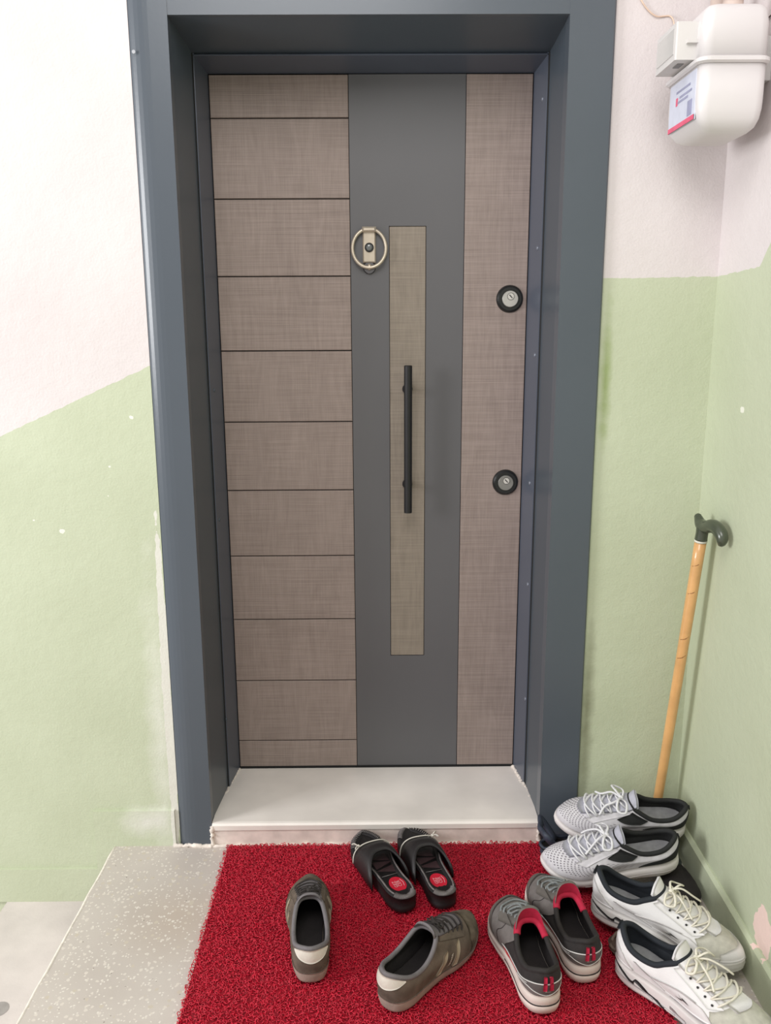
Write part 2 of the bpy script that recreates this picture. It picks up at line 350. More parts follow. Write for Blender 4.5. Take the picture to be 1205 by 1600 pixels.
zs = [ZT]+[np.mean([ony(a, 0)[2], ony(b_, 0)[2]]) for a, b_ in (((326, 185.5), (541, 184)), ((333, 312), (544, 310)), ((340, 433), (547, 431)), ((347, 549.5), (549, 547)), ((353, 661), (552, 657.5)), ((360, 767), (553, 765)), ((365, 870), (555, 867)), ((370, 970), (557, 965)), ((374, 1066), (559, 1060)), ((377, 1159), (561, 1154)))]+[Z0+.003]
for k in range(len(zs)-1):
    dpart('plank', bbox(.001, gx0-.0012, -.001, .01, zs[k+1]+.0014, zs[k]-.0014, .0012), MWD)
ix0 = np.mean([ony(p, 0)[0] for p in ((606, 353), (612, 1024))]); ix1 = np.mean([ony(p, 0)[0] for p in ((664.5, 353), (664.5, 1024))])
iz1 = ony((635, 353), 0)[2]; iz0 = ony((638, 1024), 0)[2]
gp = [(gx0+.0004, Z0+.003), (gx1-.001, Z0+.003), (gx1-.001, ZT-.001), (gx0+.0004, ZT-.001), (ix0, iz0), (ix1, iz0), (ix1, iz1), (ix0, iz1)]
gv = np.array([(x, y, z) for y in (-.001, .01) for x, z in gp])
gf = [(0, 1, 5, 4), (1, 2, 6, 5), (2, 3, 7, 6), (3, 0, 4, 7)]
gf = gf+[tuple(i+8 for i in q[::-1]) for q in gf]+[(i, i+8, (i+1) % 4+8, (i+1) % 4) for i in range(4)]+[(4+(i+1) % 4, 12+(i+1) % 4, 12+i, 4+i) for i in range(4)]
dpart('grey_panel', (gv, gf), MG)
dpart('inlay', bbox(ix0+.0012, ix1-.0012, .000, .01, iz0+.0012, iz1-.0012, .001), MWI)
dpart('lock_panel', bbox(gx1+.0008, LW-.001, -.001, .01, Z0+.003, ZT-.001, .0012), MWD)
dpart('bottom_gap_bar', box(.0, LW, -.003, .03, Z0-.001, Z0+.006), MBLK)  # black bar stands in for the dark gap under the leaf
# pull handle
MH = M('matte_black_metal', (34, 33, 34), .42, .03, 30, metal=.3)
hy = -.055
a = ony((637.5, 571), hy); b_ = ony((638, 801), hy); hx = (a[0]+b_[0])/2
v, f = cyl((hx, hy, b_[2]), .0105, a[2]-b_[2], 2, 24, bev=.0015); v[:, 1] = hy+(v[:, 1]-hy)*1.0
han = dpart('handle', (v, f), MH, door, False)
for p in ((634, 609), (635, 759)):
    q = ony(p, -.03); 
    v, f = join(cyl((hx, -.0005, q[2]), .0085, hy+.004, 1, 16), cyl((hx, -.0005, q[2]), .0135, -.006, 1, 20, bev=.0015))
    dpart('handle_post', (v, f), MH, han)
# knocker with viewer
kc = ony((577, 386), -.012); MK = M('satin_nickel', (196, 184, 166), .34, .04, 40, metal=.55)
kn = dpart('knocker', bbox(kc[0]-.0165, kc[0]+.0165, -.010, -.001, kc[2]-.038, kc[2]+.041, .003), MK)
th = np.linspace(0, 2*math.pi, 40, endpoint=False)
dpart('knocker_ring', tube(np.stack([kc[0]+.0425*np.cos(th), -.014+.004*np.sin(th), kc[2]-.003+.0475*np.sin(th)], 1), .0044, 8, closed=True), MK, kn, True)
dpart('ring_hinge', bbox(kc[0]-.0175, kc[0]+.0175, -.021, -.001, kc[2]+.036, kc[2]+.049, .004), MK, kn)
dpart('ring_stud', ellipsoid((kc[0], -.015, kc[2]-.049), (.006, .007, .008)), MK, kn, True)
dpart('strike_plate', cyl((kc[0], -.001, kc[2]-.050), .016, -.006, 1, 20, bev=.002), M('dark_chrome', (110, 108, 108), .25, .03, 20, metal=.9), kn)
dpart('viewer_ring', cyl((kc[0], -.010, kc[2]-.001), .0115, -.004, 1, 24, bev=.001), M('gloss_black', (20, 20, 20), .25), kn)
dpart('viewer_lens', ellipsoid((kc[0], -.0135, kc[2]-.001), (.0085, .003, .0085)), M('lens_glass', (92, 96, 96), .08, .03, 20, coat=1), kn, True)
# locks
for p, sil in (((797, 467), True), ((790, 754), False)):
    c = ony(p, -.006)
    ro = dpart('lock_rosette', cyl((c[0], -.001, c[2]), .0350, -.009, 1, 36, r2=.033, bev=.004), M('rosette_black', (24, 25, 25), .35, .03, 30))
    ms = M('cylinder_silver', (190, 187, 182), .3, .03, 40, metal=.5) if sil else M('cylinder_nickel', (140, 138, 134), .32, .03, 40, metal=.5)
    dpart('recess_ring', cyl((c[0], -.0098, c[2]), .0240, -.0006, 1, 32), M('gloss_black', (20, 20, 20), .25), ro)
    dpart('lock_cylinder', cyl((c[0], -.010, c[2]), .0205, -.003, 1, 32, bev=.001), ms, ro)
    dpart('key_plug', cyl((c[0]+.001, -.0128, c[2]+.006), .0092, -.0012, 1, 24), M('plug_rim', (88, 86, 84), .3, .03, 20, metal=.6), ro)
    dpart('key_plug', cyl((c[0]+.001, -.0138, c[2]+.006), .0080, -.0012, 1, 24), M('plug_silver', (214, 210, 204), .3, .03, 20, metal=.4), ro)
    v, f = box(-.0011, .0011, -.0156, -.0148, -.0055, .0055); an = .75; v2 = v.copy(); v2[:, 0] = v[:, 0]*math.cos(an)-v[:, 2]*math.sin(an); v2[:, 2] = v[:, 0]*math.sin(an)+v[:, 2]*math.cos(an)
    dpart('keyhole', (v2+np.array([c[0]+.001, 0, c[2]+.006]), f), MBLK, ro)

# ------------------------------------------------------------------ threshold
MMB = M('white_marble', (226, 219, 212), .32, .05, 6, .03, 60); MMR = M('marble_riser', (216, 203, 195), .45, .07, 25, .15, 120)
MGR = M('plaster_grout', (222, 212, 202), .8, .08, 40, .6, 120)
th_ = tag(empty('door_threshold', (LW/2, FRONT, 0)), 'white marble threshold step under the door', 'threshold', None, 'structure')
off = np.array([LW/2, FRONT, 0])
def tpart(name, vf, mat, sm=False): v, f = vf; return mesh(name, v-off, f, mat, th_, sm)
pr = [(.0, .0), (FRONT+.006, .0), (FRONT+.006, .046), (FRONT-.003, .047), (FRONT-.004, .0605), (FRONT, .0655), (FRONT+.006, .067), (0, .067)]
tpart('marble_slab', prism(pr[3:]+[(0, .046), ], 0, OL+.001, OR-.001), MMB)
tpart('riser', box(OL+.001, OR-.001, FRONT+.001, -.01, .0, .046), MMR)
def lump(p0, p1, r, n=24, j=.35, sides=6):
    P = np.linspace(p0, p1, n)+rng.normal(0, r*j, (n, 3))*np.array([1, .4, .6]); return tube(P, r*(1+rng.normal(0, .3, n)).clip(.4, 1.8), sides)
tpart('grout', lump((OL+.002, FRONT-.002, .055), (-.016, -.09, .066), .004), MGR, True)
tpart('grout', lump((-.014, -.09, .066), (.0, -.004, .068), .003), MGR, True)
tpart('grout', lump((OR-.001, FRONT-.002, .055), (LW+.018, -.11, .066), .0045), MGR, True)
tpart('grout', lump((LW+.017, -.11, .066), (LW-.002, -.004, .069), .005, j=.6), MGR, True)
tpart('grout', lump((EL-.004, FRONT+.002, .001), (OL, FRONT-.003, .001), .006, 18, .3), MGR, True)
tpart('grout', lump((OL, FRONT-.002, .001), (OR, FRONT-.002, .001), .0055, 50, .25), MGR, True)
tpart('grout', lump((OL-.001, FRONT-.001, .002), (OL+.001, FRONT-.001, .058), .005, 12, .3), MGR, True)
tpart('grout', lump((OR+.001, FRONT-.001, .002), (OR-.001, FRONT-.001, .058), .005, 12, .3), MGR, True)

# ------------------------------------------------------------------ gas meter
MGM = M('meter_white', (212, 208, 207), .42, .015, 5); MGM2 = M('index_plastic', (208, 205, 202), .45, .02, 8)
def rr(x0, x1, y0, y1, r, n=5):
    P = []
    for cx, cy, a0 in ((x1-r, y1-r, 0), (x0+r, y1-r, 90), (x0+r, y0+r, 180), (x1-r, y0+r, 270)):
        for k in range(n+1):
            a = math.radians(a0+90*k/n); P.append((cx+r*math.cos(a), cy+r*math.sin(a)))
    return P
def loft(rings):
    n = len(rings[0]); V = np.concatenate([np.array(r) for r in rings]); Fc = [tuple(range(n-1, -1, -1)), tuple(range(len(V)-n, len(V)))]
    for k in range(len(rings)-1): Fc += [(k*n+i, k*n+(i+1) % n, (k+1)*n+(i+1) % n, (k+1)*n+i) for i in range(n)]
    return V, Fc
GX0, GX1, GY0, GY1 = 1.022, 1.150, -.530, -.335
gz0 = ony((1110, 209), -.50)[2]; gz1 = ony((1140, -2), -.53)[2]; gzs = ony((1140, 92), -.53)[2]
gm = tag(empty('gas_meter', ((GX0+GX1)/2, (GY0+GY1)/2, gz0)), 'white gas meter hung high in the corner beside the door', 'gas meter')
go = np.array(gm.location)
def gpart(name, vf, mat, sm=False, parent=None): v, f = vf; return mesh(name, v-go, f, mat, parent or gm, sm)
def mring(i, z, r=.02): return [(x, y, z) for x, y in rr(GX0+i, GX1-i*.6, GY0+i, GY1-i, max(r-i*.3, .008))]
gpart('lower_shell', loft([mring(.042, gz0), mring(.028, gz0+.002), mring(.014, gz0+.010), mring(.005, gz0+.024), mring(.001, gz0+.042), mring(0, gz0+.06), mring(0, gzs)]), MGM, True)
gpart('upper_shell', loft([mring(0, gzs), mring(.001, gz1-.034), mring(.005, gz1-.016), mring(.013, gz1-.005), mring(.026, gz1), mring(.05, gz1+.001)]), MGM, True)
gpart('seam_flange', loft([mring(-.003, gzs-.006), mring(-.008, gzs-.003), mring(-.008, gzs+.003), mring(-.003, gzs+.006)]), MGM)
ib = gpart('index_box', loft([[(x, y, z) for x, y in rr(GX0-.040, GX0+.01, -.495, -.375, .003, 2)] for z in (gzs+.008, gzs+.075)]), MGM2)
gpart('index_window', box(GX0-.0412, GX0-.0395, -.485, -.385, gzs+.02, gzs+.066), M('index_pane', (198, 196, 192), .15, .02, 5), False, ib)
gpart('index_ledge', box(GX0-.02, GX0+.008, -.503, -.49, gzs+.036, gzs+.042), MGM2, False, ib)
gpart('index_mark', box(GX0-.026, GX0-.014, -.47, -.44, gzs+.0066, gzs+.0082), M('mark_grey', (128, 126, 124), .6), False, ib)
lb = gpart('label_plate', box(GX0-.0012, GX0+.002, -.508, -.360, gzs-.100, gzs-.010), M('label_print', (204, 208, 222), .45, .03, 40))
gpart('label_band', box(GX0-.0020, GX0, -.508, -.360, gzs-.100, gzs-.091), M('label_red', (222, 92, 122), .5), False, lb)
MLT = M('label_ink', (150, 152, 178), .5)
for k, (ya, yb, z) in enumerate(((-.48, -.40, -.03), (-.49, -.42, -.042), (-.47, -.41, -.05))):
    gpart('label_line', box(GX0-.0019, GX0, ya, yb, gzs+z-.002, gzs+z+.002), MLT, False, lb)
gpart('label_mark', box(GX0-.0019, GX0, -.495, -.47, gzs-.088, gzs-.06), MLT, False, lb)
gpart('label_mark', box(GX0-.0019, GX0, -.41, -.40, gzs-.055, gzs-.04), M('label_red', (222, 92, 122), .5), False, lb)
MPI = M('pipe_paint', (196, 178, 168), .5, .05, 15)
for yy in (-.47, -.385):
    gpart('pipe_stub', join(cyl((1.095, yy, gz1-.002), .019, .022, 2, 18), cyl((1.095, yy, gz1+.02), .013, .75, 2, 18)), MPI, True)
gpart('wall_bracket', box(1.14, XR+.002, -.46, -.40, gzs-.02, gzs+.06), MGM2)
c0 = [ony(p, WALL-.004) for p in ((990, -30), (1005, 5), (1025, 25), (1050, 27))]+[np.array([1.045, -.3, gz1+.0]), np.array([1.06, -.325, gz1-.02])]
tag(mesh('cable', *tube(c0, .0016, 6, 40), M('orange_cable', (226, 200, 178), .5), None, True), 'thin pale orange cable running to the gas meter', 'cable')
c1 = [onx(p, XR-.003) for p in ((1170, 62), (1188, 40), (1205, 24), (1235, 0))]
tag(mesh('cable', *tube(c1, .0016, 6, 16), M('dark_cable', (96, 82, 78), .6), None, True), 'thin dark cable on the side wall behind the gas meter', 'cable')
# ------------------------------------------------------------------ red coil mat
MX0, MX1, MY0, MY1 = .008, .985, -1.20, -.286; MATZ = .0135
MRB = M('red_vinyl_backing', (150, 8, 34), .6, .1, 60); MRC = M('red_vinyl_coil', (188, 14, 46), .42, .12, 90)
mat_o = tag(empty('doormat', ((MX0+MX1)/2, (MY0+MY1)/2, 0)), 'red looped vinyl coil doormat in front of the threshold', 'doormat')
mo = np.array(mat_o.location)
v, f = box(MX0+.004, MX1-.004, MY0+.004, MY1-.003, .0005, .0055); mesh('backing', v-mo, f, MRB, mat_o)
def coils():
    sp = .0056; gx, gy = np.meshgrid(np.arange(MX0+.003, MX1-.002, sp), np.arange(MY0+.003, MY1-.001, sp)); n = gx.size
    c = np.stack([gx.ravel(), gy.ravel()], 1)+rng.uniform(-.003, .003, (n, 2))
    K, Sd = 6, 4; th0 = rng.uniform(0, 2*np.pi, n); R = rng.uniform(.0028, .0050, n); span = rng.uniform(2.2, 4.6, n); up = rng.uniform(.0085, .0125, n); tilt = rng.uniform(-.0025, .0025, n)
    s = np.linspace(0, 1, K)
    ang = th0[:, None]+span[:, None]*s
    P = np.stack([c[:, 0:1]+R[:, None]*np.cos(ang), c[:, 1:2]+R[:, None]*np.sin(ang), np.maximum(up[:, None]-.0045*(2*s-1)**2+tilt[:, None]*(2*s-1), .004)], -1)
    T = np.gradient(P, axis=1); T /= np.linalg.norm(T, axis=2, keepdims=True)
    U = np.cross(T, np.array([0, 0, 1.])); U /= np.linalg.norm(U, axis=2, keepdims=True); W = np.cross(U, T); r = .00095
    a = np.arange(Sd)*2*np.pi/Sd
    V = P[:, :, None, :]+r*(np.cos(a)[None, None, :, None]*U[:, :, None, :]+np.sin(a)[None, None, :, None]*W[:, :, None, :])
    i = np.arange(n)[:, None, None]*K*Sd; k = np.arange(K-1)[None, :, None]*Sd; q = np.arange(Sd)[None, None, :]; q2 = (q+1) % Sd
    Fc = np.stack([i+k+q, i+k+q2, i+k+Sd+q2, i+k+Sd+q], -1).reshape(-1, 4)
    V = V.reshape(-1, 3); me = bpy.data.meshes.new('coil_pile'); me.vertices.add(len(V)); me.vertices.foreach_set('co', (V-mo).ravel())
    me.loops.add(Fc.size); me.loops.foreach_set('vertex_index', Fc.ravel().astype(np.int32)); me.polygons.add(len(Fc))
    me.polygons.foreach_set('loop_start', np.arange(0, Fc.size, 4, dtype=np.int32)); me.polygons.foreach_set('use_smooth', np.ones(len(Fc), bool)); me.update(calc_edges=True); me.validate()
    me.materials.append(MRC); o = bpy.data.objects.new('coil_pile', me); COL.objects.link(o); o.parent = mat_o; o['kind'] = 'stuff'
coils()

# ------------------------------------------------------------------ shoes
def percr(C, u):
    """periodic Catmull-Rom through the rows of C at u in [0,1)"""
    C = np.asarray(C, float); n = len(C); s = (np.asarray(u, float) % 1.0)*n; i = np.floor(s).astype(int); t = (s-i)[..., None]
    a, b, c, d = C[(i-1) % n], C[i % n], C[(i+1) % n], C[(i+2) % n]
    return .5*((2*b)+(c-a)*t+(2*a-5*b+4*c-d)*t*t+(3*b-a-3*c+d)*t**3)
OUTL = np.array([(0, 0), (.03, .075), (.13, .112), (.28, .115), (.44, .122), (.60, .150), (.76, .160), (.91, .112), (1.0, -.015),
                 (.94, -.100), (.82, -.142), (.68, -.148), (.50, -.112), (.30, -.098), (.13, -.104), (.03, -.072)])
class Shoe:
    """a shoe: x towards the toe, y to its left, z up, heel at x = 0; outline and collar are closed loops, u runs heel - left side - toe (.5) - right side"""
    def __init__(s, name, L, right=False, heel=.03, toe=.022, spring=.03, width=1.0, collar=None, ankle=.215, back=.27, tongue=.34, front=.47, toebox=.135, wide=1.0, point=0):
        s.L = L; s.name = name; o = OUTL.copy(); o[:, 1] *= width
        if point: o[[7, 9], 1] *= 1-point; o[[6, 10], 1] *= 1-point*.4; o[8, 1] *= .6
        if right: o = o[(-np.arange(16)) % 16]*np.array([1, -1])
        x = o[:, 0]; s.spring = spring
        zb = spring*np.clip((x-.62)/.38, 0, 1)**2+.008*np.clip((.1-x)/.1, 0, 1)
        hh = heel/L; tt = toe/L; zt = zb+hh+(tt-hh)*np.clip((x-.15)/.6, 0, 1)
        s.o = o; s.zb = zb; s.zt = zt
        tc = np.array([(.0, .0, back), (.035, .048, back-.012), (.11, .083, ankle+.018), (.20, .092, ankle), (.29, .092, ankle+.008), (front-.09, .085, ankle+.045), (front-.03, .07, tongue-.03), (front, .042, tongue-.005), (front+.01, 0, tongue)])
        tc[:, 1] *= wide
        top = np.concatenate([tc, (tc[1:8]*np.array([1, -1, 1]))[::-1]]); s.top = top if collar is None else collar
        fr = np.array([0, 0, 0, .06, .25, .55, .82, .95, 1, .95, .82, .55, .25, .06, 0, 0])[:, None]
        P0 = np.concatenate([o*np.array([1, .985]), zt[:, None]], 1); P3 = s.top
        out = np.concatenate([o, np.zeros((16, 1))], 1)-np.array([.35, 0, 0]); out[:, 0] *= .35; out /= np.linalg.norm(out, axis=1)[:, None]
        P1 = P0+np.array([0, 0, 1.])*((1-fr)*.075+fr*toebox)+out*(1-fr)*.012-fr*np.array([.01, 0, 0])
        P2 = P3+fr*np.array([.17, 0, -.115])+(1-fr)*(out*.022+np.array([0, 0, -.06])); P2[:, 1] *= 1+.35*fr[:, 0]
        s.C = (P0, P1, P2, P3); s.root = None
    def S(s, u, t):
        u, t = np.broadcast_arrays(np.asarray(u, float), np.asarray(t, float)); A = [percr(c, u) for c in s.C]; t = t[..., None]
        return s.L*((1-t)**3*A[0]+3*(1-t)**2*t*A[1]+3*(1-t)*t*t*A[2]+t**3*A[3])
    def SS(s, u, t):
        """sole side wall, t 0 ground .. 1 feather line"""
        u, t = np.broadcast_arrays(np.asarray(u, float), np.asarray(t, float)); o = percr(s.o, u); e = 1e-3
        d = percr(s.o, u+e)-percr(s.o, u-e); d /= np.linalg.norm(d, axis=-1, keepdims=True)+1e-9; nrm = np.stack([d[..., 1], -d[..., 0]], -1)*-1
        nrm = -nrm
        sgn = np.sign(np.sum(nrm*(o-np.array([.4, 0])), -1, keepdims=True)); nrm = nrm*np.where(sgn == 0, 1, sgn)
        zb = percr(s.zb[:, None], u)[..., 0]; zt = percr(s.zt[:, None], u)[..., 0]
        of = np.interp(t, s.prof[0], s.prof[1])
        xy = o+nrm*of[..., None]
        return s.L*np.concatenate([xy, (zb+(zt-zb)*t)[..., None]], -1)
    prof = ([0, .08, .3, .6, .9, 1.0], [-.012, .004, .012, .010, .012, .002])
    def nrm(s, f, u, t, e=2e-3):
        a = f(np.asarray(u)+e, t)-f(np.asarray(u)-e, t); b = f(u, np.asarray(t)+e)-f(u, np.asarray(t)-e); n = np.cross(a, b); n /= np.linalg.norm(n, axis=-1, keepdims=True)+1e-12
        return n*s.sg(f)
    def sg(s, f):
        u, t = np.array([.2]), np.array([.4]); e = 2e-3; n = np.cross(f(u+e, t)-f(u-e, t), f(u, t+e)-f(u, t-e))[0]; return 1 if n[1] > 0 else -1
    def at(s, u, t, h=0, f=None): f = f or s.S; return f(u, t)+s.nrm(f, u, t)*h
    def u_at(s, x, t, side):
        """u on the given side (1 left, -1 right) where the upper at level t passes x (metres from the heel)"""
        g = np.linspace(.06, .46, 400); g = g if side > 0 else 1-g
        return float(np.interp(x, s.S(g, np.full(400, t))[:, 0], g))
    def part(s, name, vf, mat, sm=True, parent=None): return mesh(name, *vf, mat, parent or s.root, sm)
    def grid(s, P, closed=False):
        na, nb = P.shape[:2]; Fc = []
        for i in range(na if closed else na-1):
            for j in range(nb-1): Fc.append((i*nb+j, ((i+1) % na)*nb+j, ((i+1) % na)*nb+j+1, i*nb+j+1))
        return P.reshape(-1, 3), Fc
    def begin(s): s.root = empty(s.name)
    def sole(s, mat, N=72, levels=(0, .08, .3, .6, .9, 1.0), name='sole'):
        u = np.arange(N)/N; P = s.SS(u[:, None], np.array(levels)[None, :]); V, Fc = s.grid(P, True); nb = len(levels)
        Fc.append(tuple(i*nb for i in range(N))); Fc.append(tuple(i*nb+nb-1 for i in range(N-1, -1, -1))); return s.part(name, (V, Fc), mat)
    def upper(s, mat, N=128, K=26, t0=-.02, name='upper'):
        u = np.arange(N)/N; P = s.S(u[:, None], np.linspace(t0, 1, K)[None, :]); return s.part(name, s.grid(P, True), mat)
    def lining(s, mat, ins=None, th=.0075, N=60, name='lining'):
        u = np.arange(N)/N; t = np.linspace(1, .08, 12); U, T = np.meshgrid(u, t, indexing='ij'); P = s.at(U, T, -th/1.0)
        o = s.part(name, s.grid(P[:, ::-1], True), mat)
        Q = s.at(u, np.full(N, .10), -th*1.3); Q[:, 2] = np.maximum(Q[:, 2], s.L*percr(s.zt[:, None], u)[:, 0]+.004); s.part('insole', (Q, [tuple(range(N))]), ins or mat, False); return o
    def collar(s, mat, r=.0046, th=.0075, u0=0, u1=1, name='collar'):
        full = u1-u0 >= 1; u = np.linspace(u0, u1, 64, endpoint=not full); P = s.at(u, np.full(64, .995), -th*.5); P[:, 2] += r*.2
        return s.part(name, tube(P, r, 8, closed=full), mat)
    def patch(s, name, lo, hi, mat, h=.0016, n=16, m=6, f=None, parent=None, sm=True):
        """panel between two polylines of (u,t)"""
        f = f or s.S
        def rs(c):
            c = np.array(c, float)
            return catmull(c, n) if len(c) > 2 else np.linspace(c[0], c[-1], n)
        a, b = rs(lo), rs(hi); w = np.linspace(0, 1, m)[None, :, None]; G = a[:, None]*(1-w)+b[:, None]*w
        O = s.at(G[..., 0], G[..., 1], h, f); I = s.at(G[..., 0], G[..., 1], -.0012, f)
        V, Fc = s.grid(O); k = n*m; V = np.concatenate([V, I.reshape(-1, 3)])
        rim = [i*m for i in range(n)]+[(n-1)*m+j for j in range(1, m)]+[i*m+m-1 for i in range(n-2, -1, -1)]+[j for j in range(m-2, 0, -1)]
        Fc += [(rim[i], rim[(i+1) % len(rim)], rim[(i+1) % len(rim)]+k, rim[i]+k) for i in range(len(rim))]
        return s.part(name, (V, Fc), mat, sm, parent)
    def line(s, name, c, mat, r=.0008, n=24, f=None, h=.0004, parent=None):
        f = f or s.S; c = catmull(np.array(c, float), n); P = s.at(c[:, 0], c[:, 1], h, f); return s.part(name, tube(P, r, 5), mat, True, parent)
    def decal(s, name, vf, uc, tc, su, st, mat, h=.0012, f=None, rot=0, parent=None):
        """flat shape (metres) laid on the surface: its x runs along the surface tangent su, its y up"""
        v, fc = vf; f = f or s.S; c, r_ = math.cos(rot), math.sin(rot); v = np.array(v); x = v[:, 0]*c-v[:, 1]*r_; y = v[:, 0]*r_+v[:, 1]*c
        P = s.at(uc+x*su, tc+y*st, h, f); return s.part(name, (P, fc), mat, False, parent)
    def tonguepart(s, mat, w=.11, t0=.5, ext=.10, h=.0035, lean=.2, name='tongue', inner=None, d=(-.55, 0, 1.0)):
        n, m = 13, 14; ts = np.linspace(t0, 1.0, 9); U, T = np.meshgrid(np.linspace(-1, 1, n), ts, indexing='ij'); U = .5+U*(.045+(w-.045)*((T-t0)/(1-t0))**1.5)
        P = s.at(U, T, h); P[:, -1] = s.S(U[:, -1], T[:, -1])+np.array([0, 0, h*.5])
        d = np.array(d); d = d/np.linalg.norm(d); ex = []
        for k in range(1, m-8+1):
            q = k/(m-8); drop = (np.abs(np.linspace(-1, 1, n))**2.5)[:, None]
            ex.append(P[:, -1]+d*s.L*ext*q*(1-drop*.75)+np.array([-lean*s.L*ext*q*q, 0, 0]))
        O = np.concatenate([P, np.stack(ex, 1)], 1); I = O.copy(); I[:, :9] -= np.array([.000, 0, h+.003]); I[:, 9:] += np.array([-.005, 0, -.003])
        k = O.shape[1]; V1, F1 = s.grid(O); V2, F2 = s.grid(I[:, ::-1]); V = np.concatenate([V1, I.reshape(-1, 3)]); q0 = n*k
        F2 = [(i*k+j+q0, i*k+j+1+q0, (i+1)*k+j+1+q0, (i+1)*k+j+q0) for i in range(n-1) for j in range(k-1)]
        rim = [i*k for i in range(n)]+[(n-1)*k+j for j in range(1, k)]+[i*k+k-1 for i in range(n-2, -1, -1)]+[j for j in range(k-2, 0, -1)]
        F3 = [(rim[i], rim[(i+1) % len(rim)], rim[(i+1) % len(rim)]+q0, rim[i]+q0) for i in range(len(rim))]
        o = s.part(name, (V, F1+F3+([] if inner else F2)), mat)
        if inner: s.part('tongue_lining', (V, F2), inner, True, o)
        s.tip = O[n//2, -1]; return o
    def laces(s, mat, ts, w=.075, r=.0022, h=.005, cross=True, bow=0, seed=1, flat=.7, name='laces', wt=0, dirn=1):
        g = np.random.default_rng(seed); parts = []
        def row(ua, ta, ub, tb, hh):
            k = np.linspace(0, 1, 9); P = s.at(ua+(ub-ua)*k, ta+(tb-ta)*k, hh); P[0] -= (P[0]-s.at(ua, ta, -.002)); P[-1] = s.at(ub, tb, -.002); return tube(P, r, 6, 16, flat=flat)
        for i, t in enumerate(ts):
            wi = w+wt*(1-i/max(1, len(ts)-1))
            if cross and i < len(ts)-1:
                parts.append(row(.5-wi, t, .5+wi, ts[i+1], h)); parts.append(row(.5+wi, t, .5-wi, ts[i+1], h+.0022))
            elif not cross: parts.append(row(.5-wi, t+g.normal(0, .004), .5+wi, t+.02, h))
        if bow:
            c = s.at(.5, ts[-1], h+.004); parts.append(ellipsoid(c, (.006, .007, .005), 8, 6)); k = bow
            for sg in (-1, 1):
                L1 = [c, c+k*np.array([.012, sg*.018, .008]), c+k*np.array([.016, sg*.040, -.004]), c+k*np.array([-.002, sg*.042, -.006]), c+k*np.array([-.006, sg*.02, .005]), c]
                parts.append(tube(np.array(L1)+g.normal(0, .0015, (6, 3)), r, 6, 30, flat=flat))
                L2 = [c, c+k*np.array([.02, sg*.014, .004]), c+k*np.array([.042, sg*.024, -.010]), c+k*np.array([.055, sg*.034, -.022])]
                parts.append(tube(np.array(L2)+g.normal(0, .002, (4, 3)), r, 6, 16, flat=flat))
        return s.part(name, join(*parts), mat)
    def place_w(s, A, B, roll=0):
        A, B = np.array(A, float), np.array(B, float); d = B-A; head = math.atan2(d[1], d[0]); pit = math.atan2(d[2], math.hypot(d[0], d[1]))
        R_ = Matrix.Rotation(head, 3, 'Z') @ Matrix.Rotation(-pit, 3, 'Y') @ Matrix.Rotation(roll, 3, 'X')
        s.root.location = Vector((A+B)/2)-R_ @ Vector((s.L/2, 0, 0)); s.root.rotation_euler = R_.to_euler()
    def place(s, hp, zh, tp, zt, roll=0, keep=True):
        """heel and toe ground points seen at pixels hp, tp, standing at heights zh, zt"""
        A, B = onz(hp, zh), onz(tp, zt); d = B-A; head = math.atan2(d[1], d[0]); pit = math.atan2(d[2], math.hypot(d[0], d[1]))
        c = (A+B)/2; R_ = Matrix.Rotation(head, 3, 'Z') @ Matrix.Rotation(-pit, 3, 'Y') @ Matrix.Rotation(roll, 3, 'X')
        l = Vector(c)-R_ @ Vector((s.L/2, 0, 0)); s.root.location = l; s.root.rotation_euler = R_.to_euler()
        print('PLACE', s.name, 'len', round(float(np.linalg.norm(d)), 3), 'L', s.L, 'head', round(math.degrees(head), 1))

